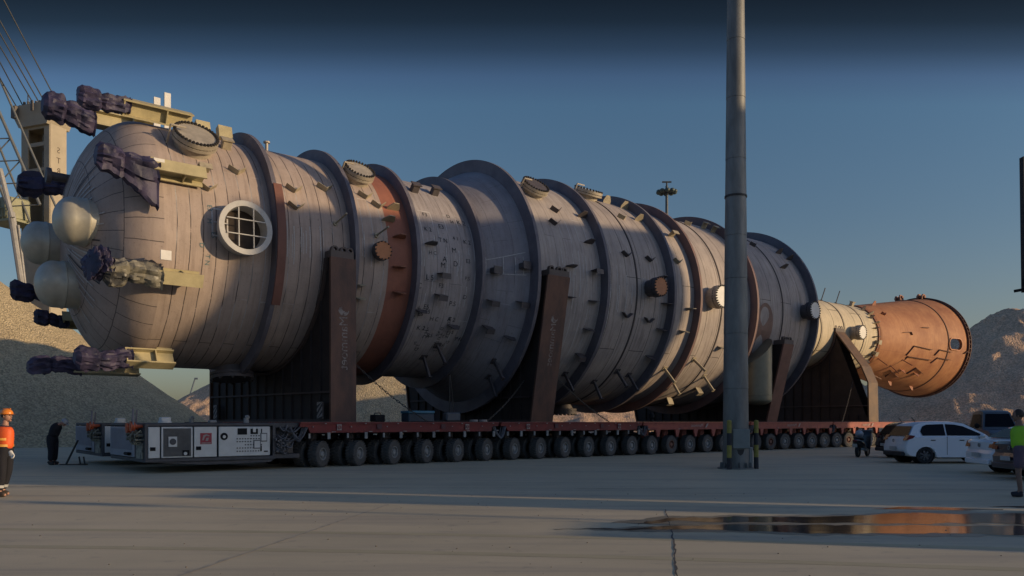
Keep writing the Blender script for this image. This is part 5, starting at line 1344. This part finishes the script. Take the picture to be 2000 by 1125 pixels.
def person(label, loc_, rz, J, top_m, leg_m, bulk=1.0, *, sleeve='short', hat=None, hair=True, gloves=None, vest=None, shorts=False, shoe_m=None, bands=None, skin=SKIN):
    r = thing('person', label, 'person', loc_, rz)
    v = {k: Vector(q) for k, q in J.items()}
    def mid(a, b, t=.5): return v[a].lerp(v[b], t)
    pel, ch, nk, hd = v['pel'], v['ch'], v['nk'], v['hd']
    chains = [[(pel,(.135,.10)), (pel.lerp(ch,.45),(.12,.09)), (ch,(.15,.105)), (ch.lerp(nk,.62),(.10,.075)), (nk,.058), (hd-(hd-nk)*.35,.062)]]
    for s_ in 'LR':
        sh, el, wr = v[s_+'sh'], v[s_+'el'], v[s_+'wr']; hp_, kn, an, to = v[s_+'hp'], v[s_+'kn'], v[s_+'an'], v[s_+'to']
        chains.append([(ch.lerp(nk,.35),(.11,.08)), (sh,.062), (sh.lerp(el,.5),.050), (el,.042), (el.lerp(wr,.4),.040), (wr,.026)])
        hdir = (wr-el).normalized(); hv = v.get(s_+'hand', hdir); hv = Vector(hv).normalized()
        side = Vector((1,0,0)) if abs(hv.x) < .7 else Vector((0,0,1)); side = (side-hv*side.dot(hv)).normalized(); nrm_ = hv.cross(side)
        palm = wr+hv*.055; chains.append([(wr,.026),(palm,(.034,.022))])
        for q, (off, ln_) in enumerate(((-.027,.060),(-.009,.072),(.009,.068),(.027,.052))):
            b0 = palm+hv*.03+side*off; b1 = b0+hv*ln_*.55+nrm_*.006; b2 = b1+hv*ln_*.40+nrm_*.022
            chains.append([(palm,(.034,.022)),(b0,.010),(b1,.0088),(b2,.0075)])
        t0_ = wr+hv*.03-side*.03; chains.append([(palm,(.034,.022)),(t0_-side*.006,.011),(t0_-side*.022+hv*.04,.009)])
        chains.append([(pel,(.135,.10)), (hp_,.088), (hp_.lerp(kn,.5),.073), (kn,.054), (kn.lerp(an,.35),.053), (an,.036), (an+Vector((0,0,-.04)),.034)])
        chains.append([(an,.036), (an.lerp(to,.5)+Vector((0,0,-.02)),.036), (to,.030)])
    mb = skin_mesh(chains)
    # head with brow, nose, chin, ears
    f = Vector(v.get('face', Vector((1,0,0)))).normalized(); up = (hd-nk).normalized() if 'up' not in v else v['up']; up = (up-f*up.dot(f)).normalized(); lf = up.cross(f)
    rot = Matrix((f, lf, up)).transposed()
    def hf(q):
        x, y, z = q
        if z < 0: y *= 1+z*1.6; x = x*(1+z*.5)+.012*(-z/.11)
        if x > .05 and -.02 < z < .05 and abs(y) < .05: x -= .006
        return Vector((x, y, z))
    mb.ell(hd, (.097,.077,.118), 20, 14, rot, fn=hf)
    def P(x, y, z): return hd+rot @ Vector((x,y,z))
    mb.ell(P(.103,0,-.012), (.018,.013,.024), 8, 6, rot); mb.ell(P(.096,0,-.055), (.012,.022,.008), 8, 6, rot); mb.ell(P(.075,0,-.098), (.026,.026,.020), 8, 6, rot)
    for s_ in (-1, 1): mb.ell(P(-.005,s_*.078,-.01), (.016,.010,.030), 8, 6, rot)
    body = mb.build('body', skin, r, smooth=60)
    q = MB()
    for s_ in (-1, 1): q.ell(P(.092,s_*.031,.008), (.010,.013,.008), 8, 6, rot)
    q.build('eyes', M_bolt, body, smooth=True)
    if hair:
        q = MB(); q.ell(P(-.018,0,.022), (.098,.088,.112), 18, 12, rot, fn=lambda p: Vector((p.x if p.x < .05 else .05+(p.x-.05)*.35, p.y, p.z if p.z > -.06 else -.06))); q.build('hair', mat('hair_dark', (.035,.024,.018), .7), r, smooth=60)
    if hat:
        q = MB(); q.ell(P(-.005,0,.045), (.128,.108,.105), 22, 12, rot, fn=lambda p: Vector((p.x,p.y,max(p.z,-.015)))); q.ell(P(.03,0,.032), (.145,.115,.012), 22, 6, rot); q.box(P(0,0,.148),(.17,.02,.016),rot); q.build('hard_hat', hat, r, smooth=50)
    def cloth(chs, nm, m, sub=2):
        chs = [[(p_, tuple(q_*bulk for q_ in r_) if isinstance(r_, tuple) else r_*bulk) for p_, r_ in c_] for c_ in chs]
        o = skin_mesh(chs, sub); return o.build(nm, m, r, smooth=60)
    e_ = .022
    # trousers or shorts
    chs = []
    for s_ in 'LR':
        hp_, kn, an = v[s_+'hp'], v[s_+'kn'], v[s_+'an']
        if shorts: ch_ = [(pel,(.150,.118)),(hp_,.108),(hp_.lerp(kn,.5),.102),(hp_.lerp(kn,.86),.098)]
        else: ch_ = [(pel,(.150,.118)),(hp_,.106),(hp_.lerp(kn,.5),.092),(kn,.076),(kn.lerp(an,.5),.074),(an+Vector((0,0,.03)),.068)]
        chs.append(ch_)
    chs.append([(pel,(.150,.118)),(pel.lerp(ch,.42),(.142,.112))])
    cloth(chs, 'shorts' if shorts else 'trousers', leg_m)
    # top
    chs = [[(pel+(ch-pel)*.12,(.150,.118)),(pel.lerp(ch,.5),(.146,.112)),(ch,(.170,.125)),(ch.lerp(nk,.55),(.125,.095)),(ch.lerp(nk,.86),(.075,.07))]]
    for s_ in 'LR':
        sh, el, wr = v[s_+'sh'], v[s_+'el'], v[s_+'wr']
        c_ = [(ch.lerp(nk,.35),(.14,.10)),(sh,.084),(sh.lerp(el,.5),.070)]
        if sleeve == 'short': c_ += [(sh.lerp(el,.82),.066)]
        elif sleeve == 'long': c_ += [(el,.062),(el.lerp(wr,.5),.056),(el.lerp(wr,.93),.046)]
        if sleeve != 'none': chs.append(c_)
    topo = cloth(chs, 'shirt', top_m)
    if vest:
        chs = [[(pel+(ch-pel)*-.02,(.168,.138)),(pel.lerp(ch,.5),(.164,.132)),(ch,(.188,.142)),(ch.lerp(nk,.50),(.150,.112)),(ch.lerp(nk,.72),(.10,.085))]]
        for s_ in 'LR': chs.append([(ch.lerp(nk,.38),(.15,.11)),(ch.lerp(nk,.38).lerp(v[s_+'sh'],.78),.098)])
        vo = cloth(chs, 'safety_vest', vest[0])
        if vest[1]:
            axis = (ch-pel).normalized()
            for q_ in (.28, .62):
                q = MB(); c = pel.lerp(ch, q_); q.lathe(c-axis*.025, axis, [(0,.165),(0,.172),(.05,.174),(.05,.166)], 28); vv = [Vector(p) for p in q.v]
                q.v = [tuple(c+Vector(((p-c).x*.86, (p-c).y*1.10, (p-c).z))) for p in vv]; q.build('reflective_band', vest[1], vo, smooth=True)
    if bands:
        for s_ in 'LR':
            kn, an = v[s_+'kn'], v[s_+'an']; d_ = (an-kn).normalized(); c = kn.lerp(an, .62); q = MB(); q.lathe(c, d_, [(0,.070),(0,.080),(.055,.079),(.055,.069)], 20); q.build('reflective_band', bands, r, smooth=True)
    if gloves:
        for s_ in gloves[1]:
            wr, el = v[s_+'wr'], v[s_+'el']; hv = (wr-el).normalized(); side = Vector((1,0,0)) if abs(hv.x) < .7 else Vector((0,0,1)); side = (side-hv*side.dot(hv)).normalized(); nrm_ = hv.cross(side); palm = wr+hv*.055
            chs = [[(wr-hv*.02,.036),(wr,.034),(palm,(.042,.030))]]
            for off, ln_ in ((-.030,.062),(-.010,.074),(.010,.070),(.030,.054)):
                b0 = palm+hv*.03+side*off; b1 = b0+hv*ln_*.55+nrm_*.006; chs.append([(palm,(.042,.030)),(b0,.0145),(b1,.0135),(b1+hv*ln_*.42+nrm_*.022,.012)])
            chs.append([(palm,(.042,.030)),(wr+hv*.03-side*.038,.015),(wr+hv*.07-side*.056,.013)])
            cloth(chs, 'glove', gloves[0])
    for s_ in 'LR':
        an, to = v[s_+'an'], v[s_+'to']; heel = an+(an-to)*.28; heel.z = to.z
        cloth([[(heel+Vector((0,0,.005)),.046),(an.lerp(to,.45)+Vector((0,0,-.012)),.050),(to,.044)],[(an.lerp(to,.45)+Vector((0,0,-.012)),.050),(an+Vector((0,0,.0)),.050),(an+Vector((0,0,.05)),.052)]], 'shoe', shoe_m or mat('shoe_dark', (.025,.022,.02), .7))
    return r
def stand(**kw):
    J = dict(pel=(0,0,.94), ch=(.0,0,1.32), nk=(.01,0,1.50), hd=(.03,0,1.66), face=(1,0,0), up=(0,0,1),
             Lsh=(0,.20,1.42), Lel=(-.02,.25,1.13), Lwr=(.06,.27,.88), Rsh=(0,-.20,1.42), Rel=(-.02,-.25,1.13), Rwr=(.06,-.27,.88),
             Lhp=(0,.10,.90), Lkn=(.02,.11,.50), Lan=(-.02,.12,.09), Lto=(.15,.13,.045), Rhp=(0,-.10,.90), Rkn=(.02,-.11,.50), Ran=(-.02,-.12,.09), Rto=(.15,-.13,.045))
    J.update(kw); return J
# worker in orange, facing right (+x); near arm hanging forward
person('worker in orange vest and orange hard hat with white glove at the left edge', (-10.42,16.3,0), R_(-8),
    stand(hd=(.05,0,1.655), Rsh=(.03,-.21,1.41), Rel=(.22,-.27,1.16), Rwr=(.38,-.29,.93), Lsh=(-.03,.19,1.42), Lel=(-.14,.25,1.15), Lwr=(-.10,.27,.90),
          Rkn=(.03,-.11,.50), Ran=(-.03,-.12,.09), Rto=(.14,-.13,.045), Lkn=(-.02,.11,.5), Lan=(-.16,.12,.11), Lto=(-.01,.13,.045)),
    mat('shirt_navy', (.03,.03,.045), .8), mat('trousers_navy', (.012,.012,.018), .9), 1.12, sleeve='short', hat=mat('helmet_orange', (.80,.24,.02), .25, coat=.4, scale=1, var=.05), hair=True,
    gloves=(M_flangew, 'R'), vest=(mat('vest_orange', (.85,.13,.02), .6, scale=5, col2=(.70,.10,.02)), mat('vest_band', (.75,.36,.05), .5)), shoe_m=mat('boots_brown', (.07,.05,.035), .7), bands=mat('reflective_grey', (.48,.48,.46), .5))
# orange pocket on trousers of the same worker is left to the thigh patch
# dark worker bending beside the far power pack
person('worker in black with pale hard hat bent over beside the far power pack', (-16.35,28.3,0), R_(-5),
    stand(pel=(-.05,0,.93), ch=(.10,0,1.34), nk=(.25,0,1.47), hd=(.40,0,1.50), face=(.75,0,-.65), up=(.65,0,.75),
          Rsh=(.12,-.20,1.40), Rel=(.34,-.24,1.14), Rwr=(.62,-.18,1.16), Lsh=(.10,.20,1.40), Lel=(-.20,.28,1.20), Lwr=(-.02,.34,1.02),
          Lhp=(-.05,.10,.90), Rhp=(-.05,-.10,.90), Lkn=(-.02,.11,.5), Rkn=(0,-.11,.5), Lan=(-.06,.12,.09), Ran=(-.03,-.12,.09), Lto=(.11,.13,.045), Rto=(.14,-.13,.045)),
    mat('overall_black', (.012,.012,.018), .85), mat('overall_black', (.012,.012,.018), .85), 1.5, sleeve='long', hat=mat('helmet_pale', (.30,.32,.36), .4), hair=False, bands=mat('reflective_dim', (.40,.38,.28), .5))
# green-vested person at the right edge, seen from behind/side facing left
person('person in bright green vest and mauve shorts at the right edge', (10.36,16.2,0), R_(150),
    stand(face=(1,.0,-.1), Rsh=(.02,-.20,1.42), Rel=(-.02,-.27,1.15), Rwr=(.06,-.26,.92), Lsh=(.02,.2,1.42), Lel=(.08,.26,1.16), Lwr=(.27,.22,1.02)),
    mat('shirt_green', (.22,.42,.03), .7), mat('shorts_mauve', (.13,.09,.12), .85), sleeve='short', vest=(mat('vest_green', (.30,.62,.02), .6, scale=5, col2=(.22,.50,.02)), None), shorts=True, shoe_m=mat('shoes_black', (.02,.02,.025), .7), skin=mat('skin_tan', (.24,.14,.10), .6))
# scooter parked in front of the last module, seen from behind
mc = thing('motor_scooter', 'black motor scooter parked on its stand between tall pole and white hatchback', 'motor scooter', (14.95,34.3,0), R_(50))
M_mc = mat('scooter_black', (.012,.013,.018), .3, coat=.4); M_mcg = mat('scooter_grey', (.26,.27,.30), .4)
for x in (.0, 1.35):
    q = MB(); q.lathe((x,0,.27), (0,1,0), [(-.05,.17),(-.06,.23),(-.03,.27),(.03,.27),(.06,.23),(.05,.17)], 26); wo = q.build('wheel', mat('car_tyre', (.022,.022,.023), .85), mc, smooth=40)
    q = MB(); q.lathe((x,0,.27), (0,1,0), [(-.03,.0),(-.03,.18),(.03,.18),(.03,.0)], 20); q.build('rim', mat('alloy', (.12,.125,.13)), wo, smooth=30)
def loft(secs, n=14):
    """secs: (x, z, half width, half height)"""
    vs = []; fs = []
    for x, z, a, b in secs:
        for i in range(n): an = 2*PI*i/n; vs.append((x, a*math.cos(an), z+b*math.sin(an)))
    for k in range(len(secs)-1):
        for i in range(n): fs.append((k*n+i, k*n+(i+1) % n, (k+1)*n+(i+1) % n, (k+1)*n+i))
    fs += [tuple(range(n)), tuple(range((len(secs)-1)*n, len(secs)*n))]
    return MB().add(vs, fs)
loft([(-.42,.74,.04,.04),(-.35,.72,.12,.09),(-.1,.64,.20,.17),(.25,.55,.22,.20),(.5,.45,.20,.16),(.62,.36,.19,.08),(.95,.33,.19,.06)]).build('tail_body', M_mc, mc, smooth=50)
loft([(-.34,.84,.09,.03),(-.15,.85,.16,.055),(.2,.80,.18,.06),(.52,.78,.12,.05),(.6,.76,.06,.03)]).build('seat', mat('seat_black', (.02,.02,.02), .7), mc, smooth=50)
q = MB(); q.prism([(.93,.34),(1.0,.34),(1.16,1.0),(1.22,1.18),(1.12,1.16),(1.02,.95)], lambda p, s_: Vector((p[0], .24*(1 if s_ else -1), p[1]))); q.build('leg_shield', M_mc, mc)
q = MB(); q.prism([(1.0,.45),(1.22,.55),(1.34,.82),(1.20,1.08),(1.10,.95)], lambda p, s_: Vector((p[0], -.245+(.012 if s_ else 0), p[1]))); q.build('side_panel', M_mcg, mc)
loft([(1.12,1.02,.20,.10),(1.25,.90,.17,.16),(1.34,.74,.10,.12)]).build('front_cowl', M_mc, mc, smooth=50)
loft([(1.08,.50,.06,.03),(1.22,.60,.09,.04),(1.40,.60,.09,.04),(1.58,.46,.06,.03)]).build('mudguard', M_mcg, mc, smooth=50)
q = MB(); q.cyl((1.30,0,.75),(1.37,0,.27),.035,n=8); q.cyl((.05,-.08,.40),(0,-.08,.27),.04,n=8); q.build('fork', M_bolt, mc)
q = MB(); q.tube([Vector((.98,-.36,1.08)),Vector((1.10,-.12,1.10)),Vector((1.10,.12,1.10)),Vector((.98,.36,1.08))],.018); q.build('handlebar', M_bolt, mc, smooth=40)
for y in (-.30,.30): q = MB(); q.cyl((1.04,y,1.1),(1.08,y*1.1,1.24),.009,n=6); q.ell((1.07,y*1.15,1.27),(.02,.065,.04),10,6); q.build('mirror', M_bolt, mc, smooth=50)
q = MB(); q.bbox((-.44,0,.52),(.015,.20,.15),.004,Matrix.Rotation(R_(-20),3,'Y')); q.build('number_plate', mat('plate_white', (.5,.5,.48)), mc)
q = MB(); q.ell((-.40,0,.72),(.04,.10,.045),10,6); q.build('tail_light', M_tail, mc, smooth=True)
q = MB(); q.tube([Vector((.35,.05,.3)),Vector((.25,.18,.01))],.016); q.cyl((-.1,-.20,.36),(.45,-.20,.30),.05,n=10); q.build('stand_and_exhaust', M_rim, mc, smooth=40)
tag(loft([(.02,1.03,.10,.05),(.08,1.02,.15,.15),(.22,1.00,.17,.17),(.36,1.0,.13,.12),(.40,1.0,.06,.05)]).build('helmet', mat('helmet_white', (.42,.44,.48), .35), None, smooth=50), 'pale helmet resting on the seat of the black scooter', 'helmet').matrix_world = Matrix.Translation((14.95,34.3,0)) @ Matrix.Rotation(R_(50),4,'Z')
# surveying strut by the dark worker
ts = thing('prop_stand', 'slanted dark prop with two short feet beside the worker in black', 'stand', (-15.7,28.1,0))
mb = MB(); mb.tube([Vector((-.10,0,.0)), Vector((.33,0,.88))], .035); mb.build('prop', M_bolt, ts); mb = MB(); mb.box((.15,0,.02),(.9,.12,.035)); mb.build('base_rail', M_bolt, ts)
for x in (.42,.58): mb = MB(); mb.cyl((x,0,.0),(x-.05,0,.30),.028,n=8); mb.box((x,0,.03),(.12,.16,.04)); mb.build('foot', M_bolt, ts)

# ------------------------------------------------------------------ buildings beyond the right of the frame (they shade the quay)
def bpos(p, q): a = SUN_AZ-PI/2; return Vector((p*math.cos(a)+q*math.sin(a), -p*math.sin(a)+q*math.cos(a), 0))
AZ = -(SUN_AZ-PI/2); TE = math.tan(SUN_EL)
M_wall = mat('warehouse_wall', (.42,.40,.36), .8, scale=.3, var=.15); M_roof = mat('warehouse_roof', (.18,.17,.17), .7)
def store(name, label, cat, p0, q0, q1, h, depth, door=True):
    r = thing(name, label, cat, bpos(p0, (q0+q1)/2), AZ); wq = q1-q0
    mb = MB(); mb.box((depth/2,0,h/2),(depth,wq,h)); wl = mb.build('wall', M_wall, r)
    mb = MB(); mb.box((depth/2,0,h+.06),(depth+.1,wq+.06,.12)); mb.build('roof', M_roof, r)
    if door:
        nd = max(1, int(wq/5))
        for i in range(nd):
            y = -wq/2+wq*(i+.5)/nd; mb = MB(); mb.box((-.03,y,min(h*.3,2.2)),(.08,min(wq*.5,3.2),min(h*.6,4.4))); mb.build('door', mat('door_blue_grey', (.12,.15,.18), .6), r)
    return r
zt_p = lambda p0, p, z: z+TE*(p0-p)
store('warehouse', 'tall pale warehouse standing out of view to the right', 'building', 62, 23.5, 40.8, zt_p(62,-13.3,9.3), 30)
store('silo_tower', 'narrow tower building beside the warehouse out of view', 'building', 70, 45.4, 52.0, zt_p(70,5,13.8), 8)
store('annex', 'low annex at the back of the warehouse out of view', 'building', 62, 40.8, 45.4, zt_p(62,5,3.2), 8, False)
store('shed', 'long low shed out of view to the right', 'building', 40, 15.75, 23.5, zt_p(40,-27,1.2), 12)
store('container', 'shipping container parked out of view to the right', 'container', 26, 13.85, 15.45, zt_p(26,-10.2,0), 6)
store('container', 'short shipping container nearest the viewer out of view', 'container', 20, 10.55, 12.05, zt_p(20,-1.2,0), 5)
# lamp post casting the thin streak
_b = bpos(34, 12.35); lpst = thing('lamp_post', 'slim lamp post out of view to the right', 'lamp post', _b, AZ); hl_ = zt_p(34,-11.6,0)
mb = MB(); mb.cyl((0,0,0),(0,0,hl_),.10,.05,n=12); mb.build('post', M_pole, lpst, smooth=30)
mb = MB(); mb.bbox((0,0,hl_),(.3,.42,.55),.05); mb.build('lamp_head', M_pole, lpst)
